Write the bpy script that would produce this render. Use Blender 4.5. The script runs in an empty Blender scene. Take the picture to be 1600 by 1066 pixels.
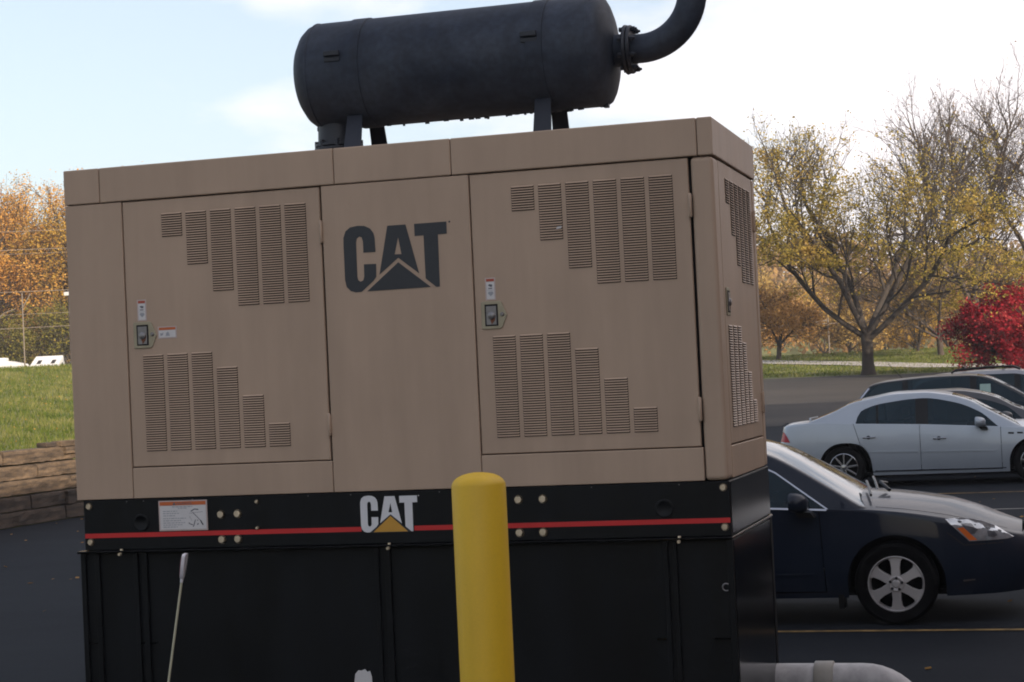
import bpy, bmesh, math, random
import numpy as np
from mathutils import Vector, Matrix
from mathutils.geometry import delaunay_2d_cdt, tessellate_polygon

random.seed(7)
S = bpy.context.scene
COL = S.collection
R = math.radians

# ------------------------------------------------------------------ camera
cd = bpy.data.cameras.new('camera')
cam = bpy.data.objects.new('camera', cd)
COL.objects.link(cam)
S.camera = cam
cd.sensor_fit = 'HORIZONTAL'
cd.sensor_width = 36.0
cd.lens = 2923.0686 / 1600 * 36.0
cd.clip_start = 0.1
cd.clip_end = 6000
yaw, pitch, roll = 0.2764, 0.0228, -0.0469
f_ = Vector((-math.sin(yaw) * math.cos(pitch), math.cos(yaw) * math.cos(pitch), math.sin(pitch)))
r0 = f_.cross(Vector((0, 0, 1))).normalized()
u0 = r0.cross(f_)
r_ = r0 * math.cos(roll) + u0 * math.sin(roll)
u_ = u0 * math.cos(roll) - r0 * math.sin(roll)
M = Matrix((r_, u_, -f_)).transposed().to_4x4()
M.translation = Vector((5.1354, -9.2191, 2.0))
cam.matrix_world = M

# ------------------------------------------------------------------ world
SUN_EL = 17.0
SUN_DIR = Vector((0.80, -0.60, math.tan(R(SUN_EL)))).normalized()      # towards the sun
w = bpy.data.worlds.new("World")
S.world = w
w.use_nodes = True
nt = w.node_tree
nt.nodes.clear()
out = nt.nodes.new('ShaderNodeOutputWorld')
bg = nt.nodes.new('ShaderNodeBackground')
sky = nt.nodes.new('ShaderNodeTexSky')
sky.sky_type = 'NISHITA'
sky.sun_disc = False
sky.sun_elevation = R(SUN_EL)
sky.sun_rotation = math.atan2(SUN_DIR.x, SUN_DIR.y)
sky.air_density = 1.0
sky.dust_density = 2.2
sky.ozone_density = 1.6
bg.inputs['Strength'].default_value = 0.085
tc = nt.nodes.new('ShaderNodeTexCoord')
mp = nt.nodes.new('ShaderNodeMapping')
mp.inputs['Location'].default_value = (1.7, 2.2, 0.9)
mp.inputs['Scale'].default_value = (1.0, 1.0, 2.6)
n1 = nt.nodes.new('ShaderNodeTexNoise')
n1.inputs['Scale'].default_value = 5.5
n1.inputs['Detail'].default_value = 7
n1.inputs['Roughness'].default_value = 0.55
rp = nt.nodes.new('ShaderNodeValToRGB')
rp.color_ramp.elements[0].position = 0.45
rp.color_ramp.elements[0].color = (0.28, 0.28, 0.28, 1)
rp.color_ramp.elements[1].position = 0.70
mx = nt.nodes.new('ShaderNodeMix')
mx.data_type = 'RGBA'
mx.inputs['B'].default_value = (6.75, 6.35, 6.5, 1)
nt.links.new(tc.outputs['Generated'], mp.inputs['Vector'])
nt.links.new(mp.outputs['Vector'], n1.inputs['Vector'])
# a bank of cloud fills the north-eastern half of the sky, the west is clearer
dt = nt.nodes.new('ShaderNodeVectorMath'); dt.operation = 'DOT_PRODUCT'
dt.inputs[1].default_value = (0.93, 0.32, -0.18)
nt.links.new(tc.outputs['Generated'], dt.inputs[0])
mad = nt.nodes.new('ShaderNodeMath'); mad.operation = 'MULTIPLY_ADD'
mad.inputs[1].default_value = 0.50
nt.links.new(dt.outputs['Value'], mad.inputs[0])
nt.links.new(n1.outputs['Fac'], mad.inputs[2])
nt.links.new(mad.outputs[0], rp.inputs['Fac'])
nt.links.new(rp.outputs['Color'], mx.inputs['Factor'])
nt.links.new(sky.outputs['Color'], mx.inputs['A'])
nt.links.new(mx.outputs['Result'], bg.inputs['Color'])
nt.links.new(bg.outputs['Background'], out.inputs['Surface'])

sd = bpy.data.lights.new('sun', 'SUN')
sd.energy = 3.5
sd.angle = R(0.5)
sd.color = (1.0, 0.86, 0.68)
sun = bpy.data.objects.new('sun', sd)
COL.objects.link(sun)
sun.rotation_euler = SUN_DIR.to_track_quat('Z', 'Y').to_euler()

S.view_settings.view_transform = 'Standard'
S.view_settings.look = 'None'
S.view_settings.gamma = 1
S.view_settings.exposure = 1.23
S.view_settings.use_curve_mapping = False
S.cycles.use_denoising = True
S.cycles.max_bounces = 6
HAZE = 0.0006
S.cycles.pixel_filter_type = 'BLACKMAN_HARRIS'
S.cycles.filter_width = 1.9

# ------------------------------------------------------------------ helpers
def tag(o, label=None, cat=None, group=None, kind=None):
    if label: o['label'] = label
    if cat: o['category'] = cat
    if group: o['group'] = group
    if kind: o['kind'] = kind
    return o


def empty(name, loc=(0, 0, 0), parent=None, rz=0.0):
    o = bpy.data.objects.new(name, None)
    COL.objects.link(o)
    o.location = loc
    o.rotation_euler = (0, 0, rz)
    o.empty_display_size = 0.1
    if parent: o.parent = parent
    return o


def link(name, me, parent=None, loc=None):
    o = bpy.data.objects.new(name, me)
    COL.objects.link(o)
    if parent: o.parent = parent
    if loc is not None: o.location = loc
    return o


def mesh_from(name, V, F, m, parent=None, smooth=None, loc=None, merge=0):
    me = bpy.data.meshes.new(name)
    me.from_pydata([tuple(v) for v in V], [], F)
    if merge:
        bm = bmesh.new(); bm.from_mesh(me)
        bmesh.ops.remove_doubles(bm, verts=bm.verts, dist=merge)
        bmesh.ops.recalc_face_normals(bm, faces=bm.faces)
        bm.to_mesh(me); bm.free()
    me.materials.append(m)
    if smooth is not None:
        me.shade_smooth()
        me.set_sharp_from_angle(angle=R(smooth))
    me.update()
    return link(name, me, parent, loc)


def np_mesh(name, V, quads, m, parent=None, smooth=False):
    """fast mesh from an (n,3) array and an (m,4) or (m,3) index array"""
    me = bpy.data.meshes.new(name)
    k = quads.shape[1]
    me.vertices.add(len(V)); me.vertices.foreach_set('co', np.asarray(V, np.float32).ravel())
    me.loops.add(quads.size); me.loops.foreach_set('vertex_index', quads.astype(np.int32).ravel())
    me.polygons.add(len(quads))
    me.polygons.foreach_set('loop_start', np.arange(0, quads.size, k, dtype=np.int32))
    if smooth: me.polygons.foreach_set('use_smooth', np.ones(len(quads), bool))
    me.materials.append(m)
    me.update(calc_edges=True)
    return link(name, me, parent)


class MB:
    """collects simple solids into one mesh"""
    def __init__(self): self.V = []; self.F = []
    def add(self, V, F):
        b = len(self.V); self.V += [tuple(v) for v in V]; self.F += [tuple(i + b for i in f) for f in F]; return self
    def box(self, x0, x1, y0, y1, z0, z1):
        return self.add([(x0, y0, z0), (x1, y0, z0), (x1, y1, z0), (x0, y1, z0), (x0, y0, z1), (x1, y0, z1), (x1, y1, z1), (x0, y1, z1)],
                        [(0, 3, 2, 1), (4, 5, 6, 7), (0, 1, 5, 4), (1, 2, 6, 5), (2, 3, 7, 6), (3, 0, 4, 7)])
    def prism(self, poly, axis, a, b):
        """poly of 2D points extruded along axis ('x','y','z') from a to b"""
        n = len(poly)
        def P(p, t):
            return {'x': (t, p[0], p[1]), 'y': (p[0], t, p[1]), 'z': (p[0], p[1], t)}[axis]
        V = [P(p, a) for p in poly] + [P(p, b) for p in poly]
        tris = tessellate_polygon([[Vector((p[0], p[1], 0)) for p in poly]])
        F = [tuple(t) for t in tris] + [tuple(i + n for i in reversed(t)) for t in tris]
        F += [(i, (i + 1) % n, (i + 1) % n + n, i + n) for i in range(n)]
        return self.add(V, F)
    def tube(self, pts, rad, n=12, caps=True):
        pts = [Vector(p) for p in pts]
        if not hasattr(rad, '__len__'): rad = [rad] * len(pts)
        V = []; up = None
        for i, p in enumerate(pts):
            d = (pts[min(i + 1, len(pts) - 1)] - pts[max(i - 1, 0)]).normalized()
            if up is None:
                up = d.orthogonal().normalized()
            up = (up - d * up.dot(d)).normalized(); sd_ = d.cross(up)
            for k in range(n):
                a = 2 * math.pi * k / n
                V.append(p + (up * math.cos(a) + sd_ * math.sin(a)) * rad[i])
        F = []
        for i in range(len(pts) - 1):
            for k in range(n):
                a = i * n + k; b = i * n + (k + 1) % n
                F.append((a, b, b + n, a + n))
        if caps:
            F.append(tuple(range(n - 1, -1, -1))); F.append(tuple(range((len(pts) - 1) * n, len(pts) * n)))
        return self.add(V, F)
    def lathe(self, prof, origin, axis, n=32):
        """prof [(r, t)] spun about the axis through origin"""
        o = Vector(origin); ax = Vector(axis).normalized(); e1 = ax.orthogonal().normalized(); e2 = ax.cross(e1)
        V = []; F = []
        for r, t in prof:
            for k in range(n):
                a = 2 * math.pi * k / n
                V.append(o + ax * t + (e1 * math.cos(a) + e2 * math.sin(a)) * max(r, 1e-5))
        for i in range(len(prof) - 1):
            for k in range(n):
                a = i * n + k; b = i * n + (k + 1) % n
                F.append((a, b, b + n, a + n))
        return self.add(V, F)
    def build(self, name, m, parent=None, bevel=0, smooth=None, loc=None, merge=1e-5, seg=2):
        o = mesh_from(name, self.V, self.F, m, parent, smooth, loc, merge)
        if bevel:
            b = o.modifiers.new('edge', 'BEVEL'); b.width = bevel; b.segments = seg; b.limit_method = 'ANGLE'; b.angle_limit = R(40)
        return o


def copy_tree(o, parent=None):
    c = o.copy(); COL.objects.link(c)
    if parent: c.parent = parent
    for ch in list(o.children): copy_tree(ch, c)
    return c


# ------------------------------------------------------------------ materials
def mat(name, col, rough=0.6, metal=0.0, var=0.0, vscale=6.0, stretch=(1, 1, 1), bump=0.0, bscale=60.0, coat=0.0, spec=0.5,
        col2=None, fine=0.0, sheen=None):
    m = bpy.data.materials.new(name); m.use_nodes = True
    t = m.node_tree; b = t.nodes['Principled BSDF']
    b.inputs['Base Color'].default_value = (*col, 1)
    b.inputs['Roughness'].default_value = rough
    b.inputs['Metallic'].default_value = metal
    b.inputs['Specular IOR Level'].default_value = spec
    b.inputs['Coat Weight'].default_value = coat
    b.inputs['Coat Roughness'].default_value = 0.03
    if var or bump:
        tcn = t.nodes.new('ShaderNodeTexCoord')
        mpn = t.nodes.new('ShaderNodeMapping'); mpn.inputs['Scale'].default_value = stretch
        t.links.new(tcn.outputs['Object'], mpn.inputs['Vector'])
    if var:
        n = t.nodes.new('ShaderNodeTexNoise'); n.inputs['Scale'].default_value = vscale; n.inputs['Detail'].default_value = 6; n.inputs['Roughness'].default_value = 0.6
        t.links.new(mpn.outputs['Vector'], n.inputs['Vector'])
        rr = t.nodes.new('ShaderNodeValToRGB')
        rr.color_ramp.elements[0].position = 0.3; rr.color_ramp.elements[1].position = 0.7
        c2 = col2 or tuple(c * (1 + var) for c in col)
        c1 = col if col2 else tuple(c * (1 - var) for c in col)
        rr.color_ramp.elements[0].color = (*c1, 1); rr.color_ramp.elements[1].color = (*c2, 1)
        t.links.new(n.outputs['Fac'], rr.inputs['Fac'])
        last = rr.outputs['Color']
        if fine:
            n3 = t.nodes.new('ShaderNodeTexNoise'); n3.inputs['Scale'].default_value = bscale; n3.inputs['Detail'].default_value = 3
            t.links.new(tcn.outputs['Object'], n3.inputs['Vector'])
            mr = t.nodes.new('ShaderNodeMapRange'); mr.inputs['From Min'].default_value = 0.25; mr.inputs['From Max'].default_value = 0.75
            mr.inputs['To Min'].default_value = 1 - fine; mr.inputs['To Max'].default_value = 1 + fine
            t.links.new(n3.outputs['Fac'], mr.inputs['Value'])
            mm = t.nodes.new('ShaderNodeVectorMath'); mm.operation = 'SCALE'
            t.links.new(last, mm.inputs[0]); t.links.new(mr.outputs['Result'], mm.inputs['Scale'])
            last = mm.outputs['Vector']
        t.links.new(last, b.inputs['Base Color'])
    if bump:
        n2 = t.nodes.new('ShaderNodeTexNoise'); n2.inputs['Scale'].default_value = bscale; n2.inputs['Detail'].default_value = 4
        t.links.new(mpn.outputs['Vector'], n2.inputs['Vector'])
        bp = t.nodes.new('ShaderNodeBump'); bp.inputs['Strength'].default_value = bump; bp.inputs['Distance'].default_value = 0.01
        t.links.new(n2.outputs['Fac'], bp.inputs['Height']); t.links.new(bp.outputs['Normal'], b.inputs['Normal'])
    return m


def leaf_mat(name, cols, trans=0.35, patch=None, pscale=0.8):
    m = bpy.data.materials.new(name); m.use_nodes = True
    t = m.node_tree; t.nodes.clear()
    o = t.nodes.new('ShaderNodeOutputMaterial')
    g = t.nodes.new('ShaderNodeNewGeometry')
    rr = t.nodes.new('ShaderNodeValToRGB'); el = rr.color_ramp.elements
    rr.color_ramp.interpolation = 'LINEAR'
    while len(el) < len(cols): el.new(0.5)
    for i, c in enumerate(cols):
        el[i].position = i / max(1, len(cols) - 1); el[i].color = (*c, 1)
    last = None
    if patch:
        tcn = t.nodes.new('ShaderNodeTexCoord')
        n = t.nodes.new('ShaderNodeTexNoise'); n.inputs['Scale'].default_value = pscale; n.inputs['Detail'].default_value = 3
        t.links.new(tcn.outputs['Object'], n.inputs['Vector'])
        ma = t.nodes.new('ShaderNodeMath'); ma.operation = 'MULTIPLY_ADD'
        ma.inputs[1].default_value = patch; ma.inputs[2].default_value = -patch / 2
        t.links.new(n.outputs['Fac'], ma.inputs[0])
        mb = t.nodes.new('ShaderNodeMath'); mb.operation = 'MULTIPLY_ADD'; mb.inputs[1].default_value = 0.6; mb.inputs[2].default_value = 0.2
        t.links.new(g.outputs['Random Per Island'], mb.inputs[0])
        mc = t.nodes.new('ShaderNodeMath'); mc.operation = 'ADD'; mc.use_clamp = True
        t.links.new(ma.outputs[0], mc.inputs[0]); t.links.new(mb.outputs[0], mc.inputs[1])
        t.links.new(mc.outputs[0], rr.inputs['Fac'])
    else:
        t.links.new(g.outputs['Random Per Island'], rr.inputs['Fac'])
    d = t.nodes.new('ShaderNodeBsdfDiffuse'); tr = t.nodes.new('ShaderNodeBsdfTranslucent'); mxs = t.nodes.new('ShaderNodeMixShader')
    mxs.inputs['Fac'].default_value = trans
    t.links.new(rr.outputs['Color'], d.inputs['Color']); t.links.new(rr.outputs['Color'], tr.inputs['Color'])
    t.links.new(d.outputs[0], mxs.inputs[1]); t.links.new(tr.outputs[0], mxs.inputs[2]); t.links.new(mxs.outputs[0], o.inputs['Surface'])
    return m


TAN = mat('tan_paint', (0.442, 0.324, 0.240), 0.46, spec=0.25, var=0.06, vscale=1.6, stretch=(1.6, 1.6, 0.6), bump=0.10, bscale=2.2, fine=0.03)
def add_streaks(m, lo=.90, hi=1.06, scale=(16, 16, .55)):
    """rain streaks and dust: multiply the base colour by a vertically stretched noise and a soft blotch"""
    t = m.node_tree; b = t.nodes['Principled BSDF']; src = b.inputs['Base Color'].links[0].from_socket
    tcn = t.nodes.new('ShaderNodeTexCoord'); mpn = t.nodes.new('ShaderNodeMapping'); mpn.inputs['Scale'].default_value = scale
    n = t.nodes.new('ShaderNodeTexNoise'); n.inputs['Scale'].default_value = 1.0; n.inputs['Detail'].default_value = 5
    t.links.new(tcn.outputs['Object'], mpn.inputs['Vector']); t.links.new(mpn.outputs['Vector'], n.inputs['Vector'])
    r = t.nodes.new('ShaderNodeMapRange'); r.inputs['From Min'].default_value = .32; r.inputs['From Max'].default_value = .66
    r.inputs['To Min'].default_value = lo; r.inputs['To Max'].default_value = hi
    t.links.new(n.outputs['Fac'], r.inputs['Value'])
    v = t.nodes.new('ShaderNodeVectorMath'); v.operation = 'SCALE'
    t.links.new(src, v.inputs[0]); t.links.new(r.outputs['Result'], v.inputs['Scale']); t.links.new(v.outputs['Vector'], b.inputs['Base Color'])
    r2 = t.nodes.new('ShaderNodeMapRange'); r2.inputs['To Min'].default_value = b.inputs['Roughness'].default_value - .1; r2.inputs['To Max'].default_value = b.inputs['Roughness'].default_value + .14
    t.links.new(n.outputs['Fac'], r2.inputs['Value']); t.links.new(r2.outputs['Result'], b.inputs['Roughness'])


add_streaks(TAN, .945, 1.04, (5, 5, .45))
add_streaks(TAN, .978, 1.01, (24, 24, 2.5))
DARKGAP = mat('dark_gap', (0.012, 0.01, 0.01), 0.8, var=0.2)
BLACK = mat('black_paint', (0.0026, 0.0034, 0.0048), 0.42, var=0.25, vscale=3, bump=0.03, bscale=90, spec=0.22)
add_streaks(BLACK, .7, 1.3, (7, 7, .8))
BLACKGLOSS = mat('gloss_black_paint', (0.004, 0.0042, 0.0045), 0.13, var=0.2, vscale=4, spec=0.22)
RED = mat('red_stripe', (0.55, 0.018, 0.02), 0.4, var=0.06, vscale=5)
DECALBLACK = mat('black_decal', (0.018, 0.021, 0.028), 0.45, var=0.1, vscale=8)
DECALWHITE = mat('white_decal', (0.66, 0.66, 0.68), 0.45, var=0.04, vscale=8)
DECALGOLD = mat('gold_decal', (0.56, 0.29, 0.035), 0.45, var=0.05, vscale=8)
ORANGE = mat('orange_print', (0.52, 0.12, 0.03), 0.5, var=0.08, vscale=10)
REDPRINT = mat('red_print', (0.40, 0.07, 0.04), 0.5, var=0.08, vscale=10)
STICKER = mat('sticker_white', (0.62, 0.60, 0.60), 0.5, var=0.05, vscale=14)
STICKEREDGE = mat('sticker_edge', (0.50, 0.40, 0.37), 0.5, var=0.06, vscale=14)
PRINT = mat('print_grey', (0.12, 0.12, 0.14), 0.6, var=0.2, vscale=40)
PRINTL = mat('print_light_grey', (0.33, 0.34, 0.37), 0.6, var=0.1, vscale=40)
ZINC = mat('zinc_plate', (0.34, 0.30, 0.21), 0.5, 0.35, var=0.14, vscale=14)
BOLT = mat('bolt_zinc', (0.62, 0.52, 0.38), 0.38, 0.6, var=0.2, vscale=20)
STEEL = mat('latch_steel', (0.22, 0.21, 0.21), 0.38, 0.6, var=0.15, vscale=18)
RUSTY = mat('rust', (0.16, 0.06, 0.03), 0.8, var=0.3, vscale=20)
SILENCER = mat('silencer_paint', (0.012, 0.019, 0.035), 0.6, var=0.35, vscale=3.0, stretch=(.8, 1, 1.4), bump=0.05, bscale=30, fine=0.22, col2=(0.042, 0.052, 0.073), spec=0.3)
add_streaks(SILENCER, .75, 1.15, (9, 9, 2))
SILDARK = mat('silencer_bracket_paint', (0.011, 0.015, 0.026), 0.5, var=0.25, vscale=4)
YELLOW = mat('bollard_yellow', (0.68, 0.42, 0.018), 0.5, var=0.05, vscale=5, stretch=(1, 1, 0.5), bump=0.02, bscale=120, fine=0.04)
add_streaks(YELLOW, .93, 1.03, (10, 10, 1.2))
PIPEM = mat('pipe_grey', (0.42, 0.40, 0.40), 0.5, var=0.18, vscale=5, bump=0.05, bscale=50, fine=0.06)
add_streaks(PIPEM, .72, 1.1, (9, 9, 5))
PIPEC = mat('pipe_coupling_grey', (0.27, 0.25, 0.22), 0.55, var=0.15, vscale=7)
FIBRE = mat('fibreglass_rod', (0.52, 0.50, 0.36), 0.5, var=0.1, vscale=20)
MARKW = mat('marker_white', (0.68, 0.66, 0.70), 0.4, var=0.06, vscale=20)
MARKR = mat('marker_reflector', (0.22, 0.06, 0.09), 0.3, var=0.1, vscale=30)

ASPHALT = mat('shaded_asphalt', (0.0080, 0.0105, 0.0150), 0.9, var=0.22, vscale=0.5, stretch=(1, 1.6, 1), bump=0.3, bscale=140, fine=0.5, col2=(0.0140, 0.0172, 0.0225), spec=0.10)  # dark bluish base colour holds the shade on the near lot
LITASPHALT = mat('lit_asphalt', (0.040, 0.039, 0.039), 0.9, var=0.22, vscale=0.16, stretch=(.5, 1.3, 1), bump=0.25, bscale=140, fine=0.25, col2=(0.078, 0.068, 0.060), spec=0.12)  # paler copy of the lot asphalt, sunlight put into its colour
LINEPAINT = mat('faded_yellow_line', (0.34, 0.22, 0.09), 0.8, var=0.25, vscale=9, col2=(0.09, 0.065, 0.035), bump=.1, spec=.1)
LINEWHITE = mat('faded_white_line', (0.20, 0.19, 0.17), 0.7, var=0.3, vscale=8)
GRASSM = mat('grass_ground', (0.075, 0.095, 0.022), 0.95, var=0.3, vscale=0.7, col2=(0.13, 0.125, 0.036), bump=0.3, bscale=18, fine=0.3)
CONCRETE = mat('path_concrete', (0.42, 0.38, 0.37), 0.85, var=0.1, vscale=1.5)
SOIL = mat('soil', (0.10, 0.075, 0.045), 0.95, var=0.3, vscale=3)
TIMBER = mat('weathered_timber', (0.012, 0.008, 0.006), 0.9, var=0.5, vscale=2.6, stretch=(3, 0.7, 6), col2=(0.15, 0.10, 0.06), bump=0.5, bscale=25, fine=0.2)
TIMBERD = mat('shaded_timber', (0.009, 0.007, 0.006), 0.9, var=0.5, vscale=2.6, stretch=(3, 0.7, 6), col2=(0.075, 0.05, 0.034), bump=0.5, bscale=25, fine=0.2)  # darker copy of the timber, shade put into its colour
BARK = mat('bark', (0.036, 0.028, 0.023), 0.95, var=0.3, vscale=5, stretch=(1, 1, 0.3), bump=0.4, bscale=14)
BARKL = mat('twig_bark', (0.058, 0.043, 0.035), 0.95, var=0.3, vscale=3)
BRICK = mat('brick', (0.30, 0.17, 0.12), 0.9, var=0.15, vscale=3)
WHITEP = mat('trailer_white', (0.58, 0.58, 0.58), 0.4, var=0.03, vscale=3)
TRAILBLUE = mat('trailer_blue_roof', (0.30, 0.40, 0.48), 0.4, var=0.05, vscale=3)
POLEM = mat('grey_pole', (0.15, 0.12, 0.095), 0.7, var=0.15, vscale=3)
WIREM = mat('cable_grey', (0.24, 0.19, 0.15), 0.6, var=0.1, vscale=1)

# ------------------------------------------------------------------ terrain
def smst(t): t = np.clip(t, 0, 1); return t * t * (3 - 2 * t)


def hgt(x, y):
    x = np.asarray(x, float); y = np.asarray(y, float)
    g = .045 * np.clip(y - 33, 0, 63) - .015 * np.clip(y - 96, 0, 60) + 13 * smst((y - 150) / 160)
    t = -11.4 - x
    wd = .25 + 11 * smst((y - 38) / 20)
    lf = smst(t / wd)
    return g + lf * ((1.2 + .119 * np.clip(t, 0, 15.5) - .05 * np.clip(t - 15.5, 0, 30)) - .6 * g * (y < 150))


def H(x, y): return float(hgt(x, y))


def sheet(name, xs, ys, lift, m, mask=None, noise=0.0):
    X, Y = np.meshgrid(xs, ys, indexing='ij')
    Z = hgt(X, Y) + lift
    if noise:
        rg = np.random.RandomState(3)
        Z = Z + rg.normal(0, noise, Z.shape)
    V = np.stack([X, Y, Z], -1).reshape(-1, 3)
    nx, ny = len(xs), len(ys)
    i, j = np.meshgrid(np.arange(nx - 1), np.arange(ny - 1), indexing='ij')
    a = (i * ny + j).ravel(); Q = np.stack([a, a + ny, a + ny + 1, a + 1], -1)
    if mask is not None:
        cx = (X[:-1, :-1] + X[1:, 1:]).ravel() / 2; cy = (Y[:-1, :-1] + Y[1:, 1:]).ravel() / 2
        Q = Q[mask(cx, cy)]
    return np_mesh(name, V, Q, m, smooth=True)


xs = np.unique(np.concatenate([np.linspace(-310, -120, 12), np.arange(-120, -12, 2.0), np.array([-11.9, -11.75, -11.65, -11.6, -11.5, -11.42, -11.4]), np.arange(-11, 60, 2.0), np.linspace(60, 310, 14)]))
ys = np.unique(np.concatenate([np.linspace(-190, -60, 8), np.arange(-60, 160, 2.0), np.arange(160, 330, 10.0), np.linspace(330, 410, 6)]))
tag(sheet('ground', xs, ys, 0.0, GRASSM), kind='structure')
xl = np.unique(np.concatenate([np.array([-11.34]), np.arange(-11, 60.1, 1.5)]))
yl = np.arange(-50, 73.1, 1.5)
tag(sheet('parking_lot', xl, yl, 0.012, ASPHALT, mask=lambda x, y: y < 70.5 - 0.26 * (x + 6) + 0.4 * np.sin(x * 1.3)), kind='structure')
tag(sheet('sunlit_lot', np.arange(-11, 60.1, 1.0), np.arange(33, 73.1, 1.0), 0.02, LITASPHALT, mask=lambda x, y: (y < 70.5 - 0.26 * (x + 6) + 0.4 * np.sin(x * 1.3)) & (y > 44 + 0.25 * x)), kind='structure')  # paler sheet painting the sunlit far part of the lot
# the concrete path over the lawn
pp = [(-40, 128), (-26, 108), (-17, 97.5), (-9.3, 88.5), (-3.4, 80.8), (0.6, 74.6), (4, 72), (12, 69)]
V = []; F = []
for k in range(len(pp) - 1):
    for s in range(8):
        a = s / 8
        V.append((pp[k][0] * (1 - a) + pp[k + 1][0] * a, pp[k][1] * (1 - a) + pp[k + 1][1] * a))
PV = []
for k in range(len(V)):
    d = Vector(V[min(k + 1, len(V) - 1)]) - Vector(V[max(k - 1, 0)]); n = Vector((-d.y, d.x)).normalized()
    for s in (-1.1, 0, 1.1):
        x, y = V[k][0] + n.x * s, V[k][1] + n.y * s
        PV.append((x, y, H(x, y) + 0.05))
F = [(3 * k + j, 3 * k + j + 1, 3 * k + j + 4, 3 * k + j + 3) for k in range(len(V) - 1) for j in (0, 1)]
tag(mesh_from('path', PV, F, CONCRETE, smooth=60), kind='structure')
# painted stall lines
def stall_line(name, y, x0, x1, m, wd=0.1):
    V = []; n = 12
    for k in range(n + 1):
        x = x0 + (x1 - x0) * k / n
        for s in (-.5, .5): V.append((x, y + s * wd, H(x, y) + 0.018))
    F = [(2 * k, 2 * k + 2, 2 * k + 3, 2 * k + 1) for k in range(n)]
    tag(mesh_from(name, V, F, m), kind='structure')
stall_line('painted_line', 5.08, 0.2, 6.4, LINEPAINT, 0.085)
stall_line('painted_line', 8.0, 0.2, 6.4, LINEWHITE)
stall_line('painted_line', 16.7, 2.2, 7.4, LINEWHITE)
stall_line('painted_line', 20.05, 1.0, 7.2, LINEPAINT, 0.1)

# ------------------------------------------------------------------ building behind the camera (casts the afternoon shade)
bd = empty('brick_building', (25.5, -17.5, 0))
tag(bd, 'long brick building with rows of dark windows casting shade over the parking lot', 'building')
MB().box(-8.5, 8.5, -45, 49.5, -0.2, 10.95).build('wall', BRICK, bd)
MB().box(-8.7, 8.7, -45.2, 49.7, 10.95, 11.4).build('parapet', CONCRETE, bd)
wm = MB().box(-.03, .03, -.9, .9, -.8, .8)
GLASSD = mat('dark_window_glass', (0.03, 0.035, 0.04), 0.08, var=0.1)
w0 = None
for zz in (2.2, 5.6, 9.0):
    for k in range(16):
        if w0 is None:
            w0 = wm.build('window', GLASSD, bd); o = w0
        else:
            o = w0.copy(); COL.objects.link(o)
        o.location = (-8.52, -42 + k * 5.4, zz)

# ------------------------------------------------------------------ generator set
L, W_ = 3.6, 1.377
gen = empty('generator', (0, 0, 0))
tag(gen, 'tan and black diesel generator set with louvred doors and a dark silencer on its roof', 'generator')

# dark liner just behind the sheet metal so that the joints read dark
MB().box(0.03, 3.57, 0.045, W_ - 0.03, 1.475, 3.26).build('inner_liner', DARKGAP, gen)
# roof panels
for a, b in ((0.0, .218), (.218, 1.588), (1.588, 2.237), (2.237, 3.526), (3.526, 3.606)):
    e = 0.0016
    MB().box(a + e, b - e, -.005, W_ + .004, 3.0925, 3.2835).build('roof_panel', TAN, gen, bevel=.006)
# front sheet panels
def fpanel(x0, x1, z0, z1, name='wall_panel', d=.03, bev=.004):
    e = 0.0018
    return MB().box(x0 + e, x1 - e, 0, d, z0 + e, z1 - e).build(name, TAN, gen, bevel=bev)
fpanel(0.0, .345, 1.471, 3.090)
fpanel(.345, 1.5085, 1.471, 1.6405)
fpanel(1.5085, 2.327, 1.471, 3.090)
fpanel(2.327, 3.4845, 1.471, 1.6405)
MB().box(3.4865, 3.6, 0, .165, 1.473, 3.088).build('corner_post', TAN, gen, bevel=.022, seg=4)
# right side panels
MB().box(3.57, 3.598, .168, W_ - .09, 1.473, 1.637).build('wall_panel', TAN, gen, bevel=.004)
MB().box(3.5, 3.6, W_ - .088, W_, 1.473, 3.088).build('corner_post', TAN, gen, bevel=.012, seg=3)
# left and rear sheets
MB().box(0.001, .028, .032, W_, 1.473, 3.088).build('wall_panel', TAN, gen, bevel=.004)
MB().box(.03, 3.498, W_ - .028, W_ - .001, 1.473, 3.088).build('wall_panel', TAN, gen, bevel=.004)


def louvre_bank(w_, z0, z1, parent, x0):
    """punched louvres: every blade leaves a slot that opens downwards"""
    m = MB(); p = .01285; n = max(1, int(round((z1 - z0) / p))); p = (z1 - z0) / n
    for k in range(n):
        zt = z1 - k * p; zb = zt - p * .60
        m.add([(x0, 0, zt), (x0 + w_, 0, zt), (x0 + w_ - .004, -.0065, zb), (x0 + .004, -.0065, zb), (x0 + w_ - .004, -.0050, zb), (x0 + .004, -.0050, zb), (x0, .0015, zt - .001), (x0 + w_, .0015, zt - .001)],
              [(0, 3, 2, 1), (3, 5, 4, 2), (0, 6, 5, 3), (1, 2, 4, 7), (6, 7, 4, 5)])
    return m.build('louvre_bank', TAN, parent, merge=0)


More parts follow.
